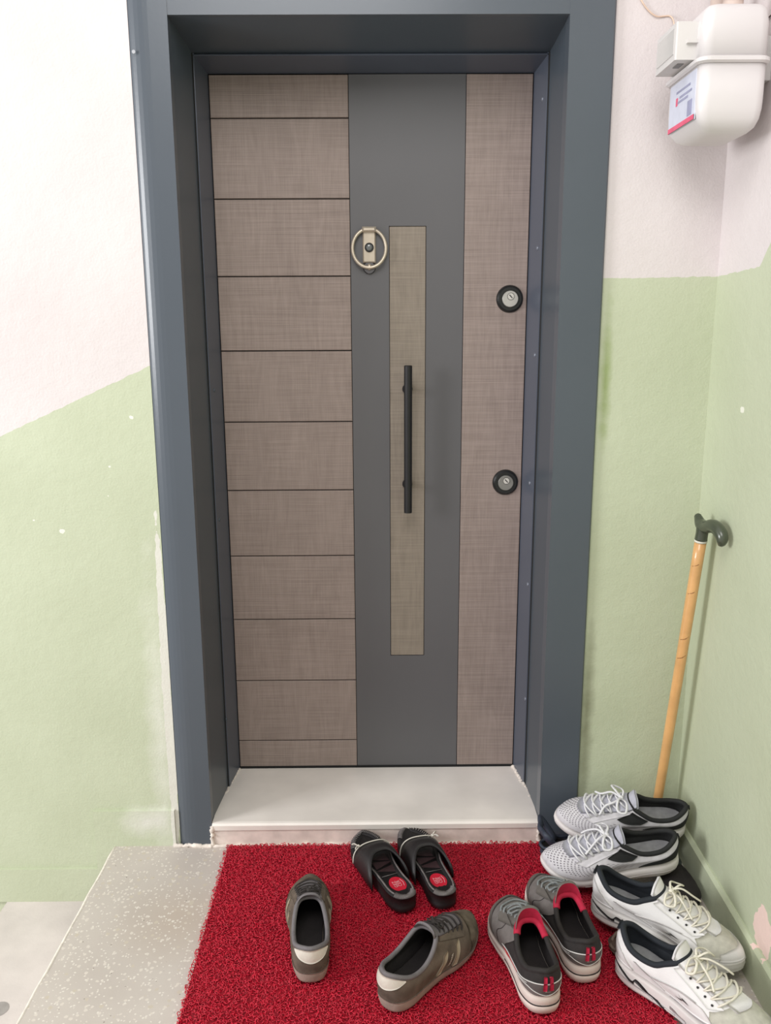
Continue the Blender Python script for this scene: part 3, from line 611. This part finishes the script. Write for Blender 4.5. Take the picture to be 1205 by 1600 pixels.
# --- brown suede sneakers
MSU = M('worn_suede', (101, 90, 80), .9, .14, 35, .5, 700, spec=.15); MSUT = M('suede_toe', (106, 96, 84), .9, .2, 45, .5, 700, spec=.15)
MTAB = M('cream_leather', (206, 200, 188), .5, .06, 30, .2, 200); MTS = M('taupe_rubber', (152, 138, 127), .75, .1, 40, .3, 300)
MCL = M('grey_binding', (104, 99, 101), .7, .05, 60, .3, 500); MBK = M('dark_lining', (30, 25, 25), .85, .1, 60, .3, 500); MBI = M('beige_stripe', (158, 147, 126), .6, .05, 50)
MDL = M('dark_lace', (44, 38, 36), .8, .1, 200, .4, 900)
def suede(right, seed):
    s = Shoe('sneaker', .308, right, heel=.026, toe=.017, spring=.045, width=1.12, ankle=.215, back=.275, tongue=.335, front=.46, toebox=.12, wide=1.36, point=.16)
    s.prof = ([0, .1, .5, .9, 1.0], [-.02, -.010, -.002, .004, .004]); s.begin()
    s.sole(MTS); s.upper(MSU); s.lining(MBK); s.collar(MCL, .0050)
    s.patch('heel_tab', [(-.105, .90), (-.06, .60), (0, .46), (.06, .60), (.105, .90)], [(-.105, .94), (-.06, .96), (0, .968), (.06, .96), (.105, .94)], MTAB, .0022, 22, 8)
    s.patch('toe_cap', [(.36, .05), (.42, .02), (.5, .02), (.58, .02), (.64, .05)], [(.39, .32), (.44, .42), (.5, .45), (.56, .42), (.61, .32)], MSUT, .0012, 24, 8)
    for sd in (1, -1):
        q = lambda u: u % 1 if sd > 0 else (1-u) % 1
        for x0 in (.112, .158):
            ed = lambda dx: [(s.u_at(x0+dx+.034*t, t, sd), t) for t in np.linspace(.04, .72 if x0 < .13 else .60, 7)]
            s.patch('stripe', ed(0), ed(.0135), MBI, .0022, 14, 5)
        s.patch('eyestay', [(q(.395), .48), (q(.385), .75), (q(.37), .97)], [(q(.44), .50), (q(.435), .75), (q(.43), .97)], MSU, .0018, 14, 4)
    s.tonguepart(MCL, .105, .5, .055, .003)
    s.laces(MDL, [.52, .6, .68, .76, .84, .92], .085, .0019, .005, cross=False, bow=.45, seed=seed)
    V, Fc = text_mesh('lumonte', .0125); side = -1 if right else 1
    tt = .36+V[:, 0]*8.5; uu = np.array([s.u_at(.1415+.034*t-y*(1 if right else -1), t, side) for t, y in zip(tt, V[:, 1])])
    s.part('writing', (s.at(uu, tt, .0022), Fc), M('print_pale', (206, 198, 184), .6), False)
    return s
s = suede(False, 1); tag(s.root, 'brown suede sneaker seen from its cream heel tab, left of the slippers', 'sneaker', 'brown suede sneakers'); s.place((488, 1541), MATZ, (482, 1388), MATZ)
s = suede(True, 2); tag(s.root, 'brown suede sneaker with two beige side stripes, turned toward the right', 'sneaker', 'brown suede sneakers'); s.place((602, 1580), MATZ, (738, 1450), MATZ)

# --- grey and red sneakers
MGF = M('grey_canvas', (110, 104, 101), .8, .06, 80, .4, 900); MGT = M('grey_overlay', (98, 93, 88), .7, .05, 60, .2, 600); MWS = M('white_foam', (214, 203, 194), .6, .05, 25, .1, 200)
MBM = M('black_mesh', (38, 34, 33), .85, .1, 90, .4, 900); MRL = M('crimson_lining', (176, 22, 58), .8, .08, 80, .4, 900); MHB = M('heel_band_grey', (92, 90, 88), .45, .04, 40)
MLN = M('reflective_trim', (206, 204, 200), .4, .03, 40); MRP = M('red_print', (190, 52, 54), .5, .06, 40); MGL = M('grey_lace', (122, 126, 126), .8, .1, 200, .4, 900); MDS = M('dark_groove', (42, 34, 34), .7)
def greyred(right, seed):
    s = Shoe('sneaker', .305, right, heel=.043, toe=.024, spring=.035, width=1.12, ankle=.255, back=.325, tongue=.37, front=.45, toebox=.115, wide=1.30)
    s.prof = ([0, .06, .3, .46, .52, .6, .9, 1.0], [-.02, .0, .010, .010, .004, .010, .006, -.004]); s.begin()
    s.sole(MWS, levels=(0, .06, .3, .46, .52, .6, .9, 1.0)); s.upper(MGF); s.lining(MBK); s.collar(MBM, .0055)
    s.line('sole_line', [(.74, .5), (.85, .5), (.94, .5), (1.0, .5), (1.06, .5), (1.15, .5), (1.26, .5)], MDS, .0012, 60, s.SS, .0005)
    s.patch('quarter', [(-.27, .30), (-.2, .24), (-.1, .3), (0, .34), (.1, .3), (.2, .24), (.27, .30)], [(-.30, .97), (-.2, .985), (-.1, .985), (0, .985), (.1, .985), (.2, .985), (.30, .97)], MBM, .0012, 40, 8)
    s.patch('heel_band', [(-.24, .02), (-.17, .16), (-.10, .26), (-.06, .18), (0, .04), (.06, .18), (.10, .26), (.17, .16), (.24, .02)], [(-.28, .20), (-.17, .36), (-.1, .50), (-.05, .53), (0, .54), (.05, .53), (.1, .50), (.17, .36), (.28, .20)], MHB, .0020, 48, 8)
    s.line('trim_line', [(-.24, .02), (-.17, .16), (-.10, .26), (-.06, .18), (0, .04), (.06, .18), (.10, .26), (.17, .16), (.24, .02)], MLN, .0011, 60, None, .0018)
    s.line('trim_line', [(-.28, .20), (-.17, .36), (-.1, .50), (-.05, .53), (0, .54), (.05, .53), (.1, .50), (.17, .36), (.28, .20)], MLN, .0012, 60, None, .0018)
    for sd in (1, -1):
        q = lambda u: u*sd
        s.patch('side_flash', [(q(.25), .015), (q(.21), .07), (q(.16), .18)], [(q(.275), .17), (q(.22), .24), (q(.16), .32)], MRP, .0026, 12, 4)
        s.line('thin_line', [(q(.145), .28), (q(.12), .34), (q(.095), .38)], MLN, .0006, 10, None, .0024)
        for dy in (.016,):
            s.patch('pull_tab', [(q(dy*.4), .62), (q(dy*.4), .85)], [(q(dy*1.35), .62), (q(dy*1.35), .85)], MRL, .0045, 8, 3)
            s.patch('pull_tab', [(q(dy*.4), .30), (q(dy*.4), .60)], [(q(dy*1.35), .30), (q(dy*1.35), .60)], MRL, .0055, 8, 3)
    s.patch('toe_cap', [(.34, .04), (.42, .02), (.5, .02), (.58, .02), (.66, .04)], [(.38, .22), (.44, .30), (.5, .30), (.56, .30), (.62, .22)], MGT, .0010, 24, 8)
    for sd in (1, -1):
        q = lambda u: .5-sd*u
        s.line('seam', [(q(.12), .04), (q(.11), .2), (q(.07), .32), (q(.0), .33)], MDS, .0006, 30, None, .0008)
        s.line('seam', [(q(.20), .04), (q(.165), .35), (q(.15), .6), (q(.11), .78)], MDS, .0006, 24, None, .0008)
        s.patch('eyestay', [(q(.12), .50), (q(.125), .75), (q(.13), .97)], [(q(.065), .50), (q(.07), .75), (q(.075), .97)], MGT, .0020, 14, 4)
    s.tonguepart(MGT, .14, .45, .10, .004, inner=MRL, d=(-.15, 0, 1.0), lean=.0); s.collar(MRL, .0075, .0105, .33, .70, 'collar_lining')
    s.laces(MGL, [.5, .6, .7, .8, .9], .08, .0024, .006, cross=False, bow=.7, seed=seed)
    v = np.array([(-.009, -.001, 0), (.009, -.0005, 0), (.009, .001, 0), (-.007, .001, 0), (-.007, .001, 0), (-.003, .001, 0), (-.0045, .006, 0), (-.006, .006, 0)]); s.decal('heel_mark', (v, [(0, 1, 2, 3), (4, 5, 6, 7)]), 0.0, .2, -1.6, 12, M('print_grey', (176, 178, 174), .5), .0026)
    return s
s = greyred(False, 3); tag(s.root, 'grey sneaker with red lining, nearer of the pair, red flash on its side', 'sneaker', 'grey and red sneakers'); s.place((854, 1588), MATZ, (788, 1424), MATZ)
s = greyred(True, 4); tag(s.root, 'grey sneaker with red lining, half hidden behind its nearer mate', 'sneaker', 'grey and red sneakers'); s.place((918, 1538), MATZ, (842, 1390), MATZ)

# --- light grey mesh running shoes
MRM = M('pale_grey_mesh', (204, 201, 205), .75, .04, 70, .35, 900); MRS = M('chalk_foam', (222, 216, 214), .55, .03, 20, .1, 150); MRK = M('black_collar', (28, 29, 29), .8, .08, 80, .4, 900)
MRI = M('grey_insole', (138, 138, 140), .8, .08, 60, .3, 600); MRD = M('mesh_hole', (112, 107, 114), .9); MRW = M('pale_lace', (220, 219, 222), .8, .04, 200, .4, 900); MRT = M('grey_tongue', (176, 176, 186), .8, .05, 90, .4, 900)
def runner(right, seed):
    s = Shoe('running_shoe', .315, right, heel=.046, toe=.028, spring=.07, width=1.08, ankle=.235, back=.30, tongue=.345, front=.45, toebox=.115, wide=1.22)
    s.prof = ([0, .08, .3, .6, .85, 1.0], [-.035, -.010, .010, .016, .012, -.004]); s.begin()
    s.sole(MRS, levels=(0, .08, .3, .6, .85, 1.0)); s.upper(MRM); s.lining(MRK, MRI); s.collar(MRK, .0058)
    s.line('sole_groove', [(.02, .55), (.08, .45), (.16, .5), (.26, .35), (.36, .4)], M('grey_groove', (176, 170, 168), .7), .0009, 40, s.SS, .0002)
    s.patch('heel_counter', [(-.20, .01), (-.12, .03), (0, .06), (.12, .03), (.20, .01)], [(-.16, .26), (-.09, .52), (0, .66), (.09, .52), (.16, .26)], MRK, .0018, 28, 8)
    s.line('heel_loop', [(-.0, .80), (-.012, .9), (0, 1.0), (.012, .9), (0, .80)], MRK, .0018, 20, None, .003)
    for sd in (1, -1):
        q = lambda u: .5-sd*u
        s.patch('eyelet_panel', [(q(.235), .74), (q(.20), .66), (q(.135), .70)], [(q(.235), .95), (q(.19), .95), (q(.13), .95)], MRK, .0022, 14, 5)
        s.patch('eyestay', [(q(.115), .40), (q(.12), .65), (q(.135), .92)], [(q(.075), .40), (q(.075), .65), (q(.08), .92)], MRM, .0022, 14, 4)
    # ventilation slits of the knit
    parts = []; row = 0
    for t in np.arange(.14, .44, .034):
        row += 1
        for k, u in enumerate(np.arange(.345+.0065*(row % 2), .655, .013)):
            c = np.array([(u-.0028, t), (u, t+.013), (u+.0028, t), (u, t-.013)]); P = s.at(c[:, 0], c[:, 1], .0007); parts.append((P, [(0, 1, 2, 3)]))
    for sd in (1, -1):
        for t in np.arange(.14, .6, .06):
            for u in np.arange(.225+.007*(int(t*100) % 2), .345, .018):
                uu = u if sd > 0 else 1-u; c = np.array([(uu-.0075, t), (uu, t+.009), (uu+.0075, t), (uu, t-.009)]); P = s.at(c[:, 0], c[:, 1], .0007); parts.append((P, [(0, 1, 2, 3)]))
    o = s.part('mesh_slits', join(*parts), MRD, False); o['kind'] = 'stuff'
    s.tonguepart(MRT, .115, .42, .065, .004, lean=.1)
    s.laces(MRW, [.46, .55, .64, .73, .82, .92], .085, .0030, .007, cross=True, bow=1.0, seed=seed)
    return s
RUNA = runner(True, 5); tag(RUNA.root, 'pale grey mesh running shoe, upper one lying against the casing corner', 'running shoe', 'pale grey running shoes')
RUNA.place_w((1.160, -.368, .086), (.846, -.348, .096), roll=-.30)
RUNB = runner(False, 6); tag(RUNB.root, 'pale grey mesh running shoe, lower one with black heel counter in front', 'running shoe', 'pale grey running shoes')
RUNB.place_w((1.115, -.468, .068), (.800, -.458, .036), roll=-.22)

# --- white chunky sneakers
MWL = M('white_leather', (222, 220, 219), .45, .025, 20, .15, 250); MWF = M('white_foam_sole', (226, 223, 220), .5, .03, 20, .1, 150); MWM = M('greige_mesh', (188, 186, 174), .8, .06, 90, .4, 900)
MNV = M('navy_lining', (28, 33, 40), .8, .08, 80, .4, 900); MWB = M('cream_lace', (226, 221, 206), .8, .04, 200, .4, 900); MGY = M('grey_tpu', (172, 168, 168), .4, .04, 30)
MKT = M('black_print', (30, 30, 32), .5)
def chunky(right, seed):
    s = Shoe('sneaker', .318, right, heel=.050, toe=.03, spring=.04, width=1.08, ankle=.26, back=.34, tongue=.37, front=.44, toebox=.105, wide=1.26)
    s.prof = ([0, .06, .25, .4, .55, .75, .9, 1.0], [-.03, -.006, .012, .004, .016, .006, .014, -.002]); s.begin()
    s.sole(MWF, levels=(0, .06, .25, .4, .55, .75, .9, 1.0)); s.upper(MWL); s.lining(MNV, MRI); s.collar(MNV, .0062)
    s.patch('forefoot_mesh', [(.33, .06), (.42, .05), (.5, .05), (.58, .05), (.67, .06)], [(.375, .42), (.44, .48), (.5, .5), (.56, .48), (.625, .42)], MWM, .0008, 26, 8)
    s.patch('toe_bumper', [(.40, .01), (.45, .0), (.5, .0), (.55, .0), (.60, .01)], [(.41, .16), (.45, .20), (.5, .21), (.55, .20), (.59, .16)], MWL, .0020, 22, 6)
    s.patch('heel_pull', [(-.018, .80), (0, .78), (.018, .80)], [(-.016, 1.03), (0, 1.06), (.016, 1.03)], MNV, .006, 10, 6)
    s.patch('heel_counter', [(-.14, .04), (-.07, .02), (0, .02), (.07, .02), (.14, .04)], [(-.11, .5), (-.06, .66), (0, .7), (.06, .66), (.11, .5)], MWL, .0030, 26, 8)
    for sd in (1, -1):
        q = lambda u: u*sd
        s.patch('side_panel', [(q(.23), .12), (q(.27), .10), (q(.32), .10), (q(.36), .16)], [(q(.205), .42), (q(.25), .60), (q(.30), .60), (q(.355), .42)], MWL, .0026, 20, 8)
        s.line('panel_edge', [(q(.23), .12), (q(.205), .42), (q(.25), .60), (q(.30), .60), (q(.345), .48)], MGY, .0009, 40, None, .0026)
        s.patch('ankle_inset', [(q(.155), .70), (q(.17), .50), (q(.19), .30)], [(q(.165), .74), (q(.185), .54), (q(.20), .34)], MGY, .0016, 12, 4)
        for k in range(4): s.line('side_rib', [(q(.24+.012*k), .02+.018*k), (q(.30), .03+.022*k), (q(.35+.004*k), .05+.02*k)], MGY, .0007, 20, None, .0012)
        s.patch('sole_accent', [(q(.05), .80), (q(.11), .62), (q(.145), .50), (q(.15), .62), (q(.19), .42), (q(.235), .16)], [(q(.05), .86), (q(.11), .70), (q(.14), .60), (q(.153), .74), (q(.192), .52), (q(.235), .24)], MKT, .0012, 40, 3, s.SS)
        s.patch('sole_window', [(q(.245), .42), (q(.265), .3), (q(.29), .26)], [(q(.245), .62), (q(.268), .55), (q(.29), .36)], MGY, .0010, 12, 4, s.SS)
        for k in range(3): s.line('sole_groove', [(q(.03+.02*k), .9-.2*k), (q(.12), .62-.1*k), (q(.2+.03*k), .30)], MGY, .0008, 26, s.SS, .0003)
        w = lambda u: .5-sd*u
        s.patch('eyestay', [(w(.125), .46), (w(.13), .7), (w(.145), .95)], [(w(.075), .46), (w(.078), .7), (w(.085), .95)], MWL, .0026, 16, 4)
        for t in (.52, .62, .72, .82): c = s.at(w(.098), t, .0032); s.part('eyelet', ellipsoid(c, (.0026, .0026, .0022), 8, 5), MKT)
        tri = np.array([(-.010, -.007, 0), (.002, -.004, 0), (.006, .010, 0), (.002, -.008, 0), (.012, -.009, 0), (.007, .003, 0), (.0045, -.0035, 0)])
        tv, tf = [], []
        for T3 in ((0, 3, 1), (1, 3, 2), (4, 5, 6)):
            A3, B3, C3 = tri[list(T3)]*1.45; n3 = 5; b0 = len(tv); ix = {}
            for i3 in range(n3+1):
                for j3 in range(n3+1-i3): ix[i3, j3] = b0+len(ix); tv.append(A3+(B3-A3)*i3/n3+(C3-A3)*j3/n3)
            for i3 in range(n3):
                for j3 in range(n3-i3):
                    tf.append((ix[i3, j3], ix[i3+1, j3], ix[i3, j3+1]))
                    if j3 < n3-i3-1: tf.append((ix[i3+1, j3], ix[i3+1, j3+1], ix[i3, j3+1]))
        s.decal('side_mark', (np.array(tv), tf), q(.285) % 1, .40, -1.33 if sd < 0 else 1.33, 8, MKT, .0040)
    s.tonguepart(MWL, .115, .42, .07, .004, lean=.1, inner=MNV)
    s.laces(MWB, [.5, .59, .68, .77, .86, .94], .09, .0026, .007, cross=True, bow=1.0, seed=seed)
    return s
s = chunky(False, 7); tag(s.root, 'white chunky sneaker with navy lining, the one farther from the camera', 'sneaker', 'white chunky sneakers'); s.place_w((.897, -.600, .040), (1.146, -.754, .020), roll=.0)
s = chunky(True, 8); tag(s.root, 'white chunky sneaker with black triangle mark, nearest the bottom right corner', 'sneaker', 'white chunky sneakers'); s.place_w((.908, -.742, MATZ), (1.13, -.970, .012))

# --- black slides
MSB = M('black_eva', (24, 21, 22), .55, .08, 50, .2, 300); MSR = M('ribbed_rim', (104, 98, 97), .5, .1, 80); MSF = M('footbed_black', (16, 13, 14), .45, .08, 50); MSV = M('footbed_brown', (56, 38, 41), .5, .1, 60, .2, 300)
MSW = M('white_cord', (206, 200, 190), .5, .05, 60); MSE = M('red_badge', (186, 20, 46), .5, .05, 50); MST = M('badge_print', (214, 160, 165), .6)
def slide(right, seed):
    s = Shoe('slide_sandal', .298, right, heel=.036, toe=.026, spring=.02, width=1.02); s.prof = ([0, .1, .35, .42, .7, 1.0], [-.012, 0, .002, -.003, .002, 0]); s.begin(); L = s.L
    s.sole(MSB, levels=(0, .1, .35, .42, .7, 1.0))
    def foot(k, dz, N=64):
        u = np.arange(N)/N; o = percr(s.o, u); c = np.array([.48, 0]); o = o*np.array([1, 1]); d = o-c; ln = np.linalg.norm(d, axis=1, keepdims=True)
        o2 = o-np.stack([d[:, 0]/ln[:, 0]*k, np.sign(o[:, 1])*np.minimum(np.abs(o[:, 1]), k*1.1)], 1)*1.0; zt = percr(s.zt[:, None], u)[:, 0]; return np.concatenate([o2*L, (zt*L+dz)[:, None]], 1)
    A = foot(.0, .0005); B = foot(.03, .0042); Cc = foot(.042, .001); N = len(A)
    rib = .0006*np.where(np.arange(N) % 2 == 0, 1, -1)
    rim = s.grid(np.stack([A, A*.5+B*.5+np.array([0, 0, .002]), B, Cc], 1), True); s.part('rim', rim, MSB)
    s.part('footbed', (Cc, [tuple(range(N))]), MSF, False)
    # ribs across the rim at heel and toe
    parts = []; u = np.concatenate([np.linspace(-.085, .085, 26), np.linspace(.40, .60, 26)]) % 1
    A2 = percr(A, u); B2 = percr(B, u)
    for a, b in zip(A2, B2): parts.append(tube([a+np.array([0, 0, .0012]), (a+b)/2+np.array([0, 0, .0035]), b+np.array([0, 0, .001])], .0014, 5))
    o = s.part('rim_ribs', join(*parts), MSR); o['kind'] = 'stuff'
    for sgn in (1, -1):
        uu = np.linspace(.09, .30, 14) if sgn > 0 else np.linspace(.70, .91, 14); s.part('rim_edge', tube(percr((A+B)/2, uu)+np.array([0, 0, .0025]), .0022, 6), MSR)
    zf = lambda x: float(np.interp(x, [0, .15, .75, 1], [.036, .036, .027, .032]))
    # zigzag footbed panels
    for k, (x0, x1, sg) in enumerate(((.36, .46, 1), (.45, .55, -1), (.54, .64, 1), (.63, .73, -1))):
        P = np.array([(x0*L, -sg*.022, 0), (x1*L, -sg*.022, 0), ((x0+x1)/2*L+.004, sg*.026, 0)]); P[:, 2] = zf((x0+x1)/2)+.0022
        Q = P.copy(); Q[:, 2] -= .003; s.part('footbed_panel', (np.concatenate([P, Q]), [(0, 1, 2), (0, 3, 4, 1), (1, 4, 5, 2), (2, 5, 3, 0)]), MSV, False)
    s.part('footbed_line', tube([(.335*L, -.024, zf(.33)+.0022), (.335*L, .024, zf(.33)+.0022)], .0008, 5), MSR)
    th = np.arange(28)*2*math.pi/28; ov = np.stack([.20*L+.027*np.cos(th), .0195*np.sin(th), np.full(28, zf(.2)+.0026)], 1); lo = ov-np.array([0, 0, .003])
    bd = s.part('badge', (np.concatenate([ov, lo]), [tuple(range(28))]+[(i, 28+i, 28+(i+1) % 28, (i+1) % 28) for i in range(28)]), MSE, False)
    for tx, dx, dy in (('GEZ', .003, .006), ('CER', .003, -.004)):
        V, Fc = text_mesh(tx, .0125); W = np.stack([.20*L-.0+V[:, 0]*1.0, dy+V[:, 1], np.full(len(V), zf(.2)+.0030)], 1); s.part('writing', (W, Fc), MST, False, bd)
    s.part('badge_arc', tube([(.20*L-.012, -.012, zf(.2)+.003), (.20*L+.002, -.0145, zf(.2)+.003), (.20*L+.014, -.011, zf(.2)+.003)], .0006, 5), MST, True, bd)
    # broad strap
    n = 19; th = np.linspace(0, math.pi, n)
    def arch(x, hgt, wl, wr, k=1.0):
        y = np.where(np.cos(th) > 0, wl, wr)*np.sign(np.cos(th))*np.abs(np.cos(th))**.75; z = .010+(hgt-.010)*np.sin(th)**.7; return np.stack([np.full(n, x*L)-.10*L*np.abs(np.cos(th))**2*0, y, z], 1)
    sec = [(.525, .068, .051, .046), (.555, .072, .052, .047), (.60, .071, .052, .048), (.65, .065, .053, .048), (.69, .058, .053, .048)]
    G = np.stack([arch(*q) for q in sec], 0)
    # rear edge is swept back at the sides
    for i in range(len(sec)): G[i, :, 0] += -[.060, .044, .026, .010, 0][i]*np.abs(np.cos(th))**2.2
    if right: G[:, :, 1] *= -1
    G2 = G*np.array([1, .94, .94]); k = n*len(sec); V1, F1 = s.grid(G); F2 = [tuple(i+k for i in q[::-1]) for q in F1]
    m = n; rimi = [j for j in range(m)]+[i*m+m-1 for i in range(1, len(sec))]+[(len(sec)-1)*m+j for j in range(m-2, -1, -1)]+[i*m for i in range(len(sec)-2, 0, -1)]
    F3 = [(rimi[i], rimi[(i+1) % len(rimi)], rimi[(i+1) % len(rimi)]+k, rimi[i]+k) for i in range(len(rimi))]
    st = s.part('strap', (np.concatenate([V1, G2.reshape(-1, 3)]), F1+F2+F3), M('strap_leatherette', (30, 26, 27), .5, .08, 60, .3, 500))
    s.part('strap_cord', tube(G[-1]*np.array([1, 1.01, 1.0])+np.array([.004, 0, .0015]), .0017, 6, 40), MSW, True, st)
    s.part('strap_edge', tube(G[0]+np.array([-.001, 0, 0]), .0018, 6, 40), MSB, True, st)
    kx = G[-1][5]; kn = kx+np.array([.006, 0, .004]); parts = [ellipsoid(kn, (.005, .004, .004), 8, 6)]
    for a in (.9, 2.3): 
        d = np.array([math.cos(a), math.sin(a)*(1 if kx[1] > 0 else -1), .1]); parts.append(tube([kn, kn+d*.010+np.array([0, 0, .004]), kn+d*.017, kn+d*.008+np.array([.004, 0, 0]), kn], .0014, 5, 18))
    s.part('cord_knot', join(*parts), MSW, True, st)
    return s
s = slide(False, 1); tag(s.root, 'black slide sandal with white knotted cord, left of the pair', 'sandal', 'black slide sandals'); s.place((634, 1421), MATZ, (566, 1322), MATZ)
s = slide(True, 2); tag(s.root, 'black slide sandal with white cord, right of the pair', 'sandal', 'black slide sandals'); s.place((695, 1416), MATZ, (640, 1314), MATZ)

# --- dark clogs under the running shoes and a brown slipper under the white sneaker
MCK = M('dark_rubber', (46, 52, 50), .6, .08, 30, .15, 300); MCN = M('navy_rubber', (52, 58, 72), .6, .08, 30, .15, 300); MBR = M('brown_slipper', (98, 82, 72), .7, .1, 40, .2, 300); MBD = M('brown_sole', (120, 112, 100), .8, .1, 40)
def clog(mat, right):
    s = Shoe('clog', .25, right, heel=.022, toe=.018, spring=.02, width=1.02, ankle=.13, back=.12, tongue=.21, front=.50, toebox=.14, wide=1.1); s.begin()
    s.sole(mat); s.upper(mat); s.lining(MBK, MBK, .005); s.collar(mat, .004)
    P = [s.at(.16, .9, .004)]+[np.array([-.006+.012*abs(y), y*.046*2/2, .075]) for y in (.9, .4, 0, -.4, -.9)]+[s.at(.84, .9, .004)]
    s.part('heel_strap', tube(P, .011, 8, 30, flat=.6), MCN); return s
s = clog(MCK, False); tag(s.root, 'dark rubber clog along the side wall skirting, under the running shoe heels', 'clog', 'dark rubber clogs'); s.place_w((1.112, -.325, .002), (1.114, -.575, .002))
s = clog(MCN, True); tag(s.root, 'navy rubber clog squeezed under the upper running shoe by the casing', 'clog', 'dark rubber clogs'); s.place_w((.806, -.350, MATZ), (1.076, -.350, .010))
s = Shoe('slipper', .27, False, heel=.010, toe=.008, spring=.01, width=1.0, ankle=.055, back=.05, tongue=.062, front=.55, toebox=.03, wide=1.12); s.begin()
s.sole(MBD); s.upper(MBR); s.lining(M('slipper_footbed', (70, 52, 44), .7, .1, 40), None, .004); s.collar(MBR, .0035)
tag(s.root, 'worn brown slipper mostly hidden under the white sneakers', 'slipper'); s.place_w((.922, -.698, .0185), (1.138, -.618, .007))

# ------------------------------------------------------------------ walking cane
ct = ony((1095, 846), -.385); cq = ony((1027, 1255), -.298); cb = ct+(cq-ct)*ct[2]/(ct[2]-cq[2]); MCW = M('honey_wood', (212, 163, 106), .3, .08, 14, .05, 60, coat=.4)
ca = tag(empty('walking_cane', tuple(cb)), 'honey brown wooden walking cane with dark handle leaning in the corner', 'cane')
def cpart(n, vf, m, sm=True): v, f = vf; return mesh(n, v-cb, f, m, ca, sm)
ax = (ct-cb)/np.linalg.norm(ct-cb); sh = [cb+ax*t for t in np.linspace(.03, np.linalg.norm(ct-cb), 16)]
cpart('shaft', tube(sh, np.linspace(.0115, .0135, 16), 14), MCW)
cpart('rubber_tip', tube([cb+np.array([0, 0, .001]), cb+ax*.008, cb+ax*.04], [.0165, .0165, .0135], 14), M('cane_rubber', (70, 66, 62), .8))
cpart('ferrule', tube([ct-ax*.001, ct+ax*.004], .0145, 16), M('ferrule_pale', (216, 214, 200), .4))
hd = np.array([.16, -.987, 0]); MHD = M('dark_green_handle', (66, 72, 58), .28, .06, 30, coat=.3); T0 = ct+ax*.004
hp = [T0+ax*.045-hd*.026+np.array([0, 0, .004]), T0+ax*.036-hd*.010, T0+ax*.034+hd*.012, T0+ax*.043+hd*.036, T0+ax*.040+hd*.062, T0+ax*.028+hd*.080, T0+ax*.016+hd*.082, T0+ax*.008+hd*.076]
cpart('handle', join(tube([T0, T0+ax*.015, T0+ax*.03, T0+ax*.038], [.0145, .0138, .0145, .012], 14, 16), tube(hp, [.009, .0135, .0145, .0155, .015, .0135, .011, .004], 12, 48), ellipsoid(hp[0], (.009, .009, .009))), MHD)
for k, (d0, ln) in enumerate(((.79, .05), (.72, .04), (.60, .02), (.55, .03))):
    p = cb+ax*d0; cpart('crack', tube([p+np.array([-.012, -.006, 0]), p+np.array([-.004, -.0135, .004]), p+np.array([.005, -.013, .010])], .0006, 4, 10), M('crack_dark', (132, 88, 48), .7))
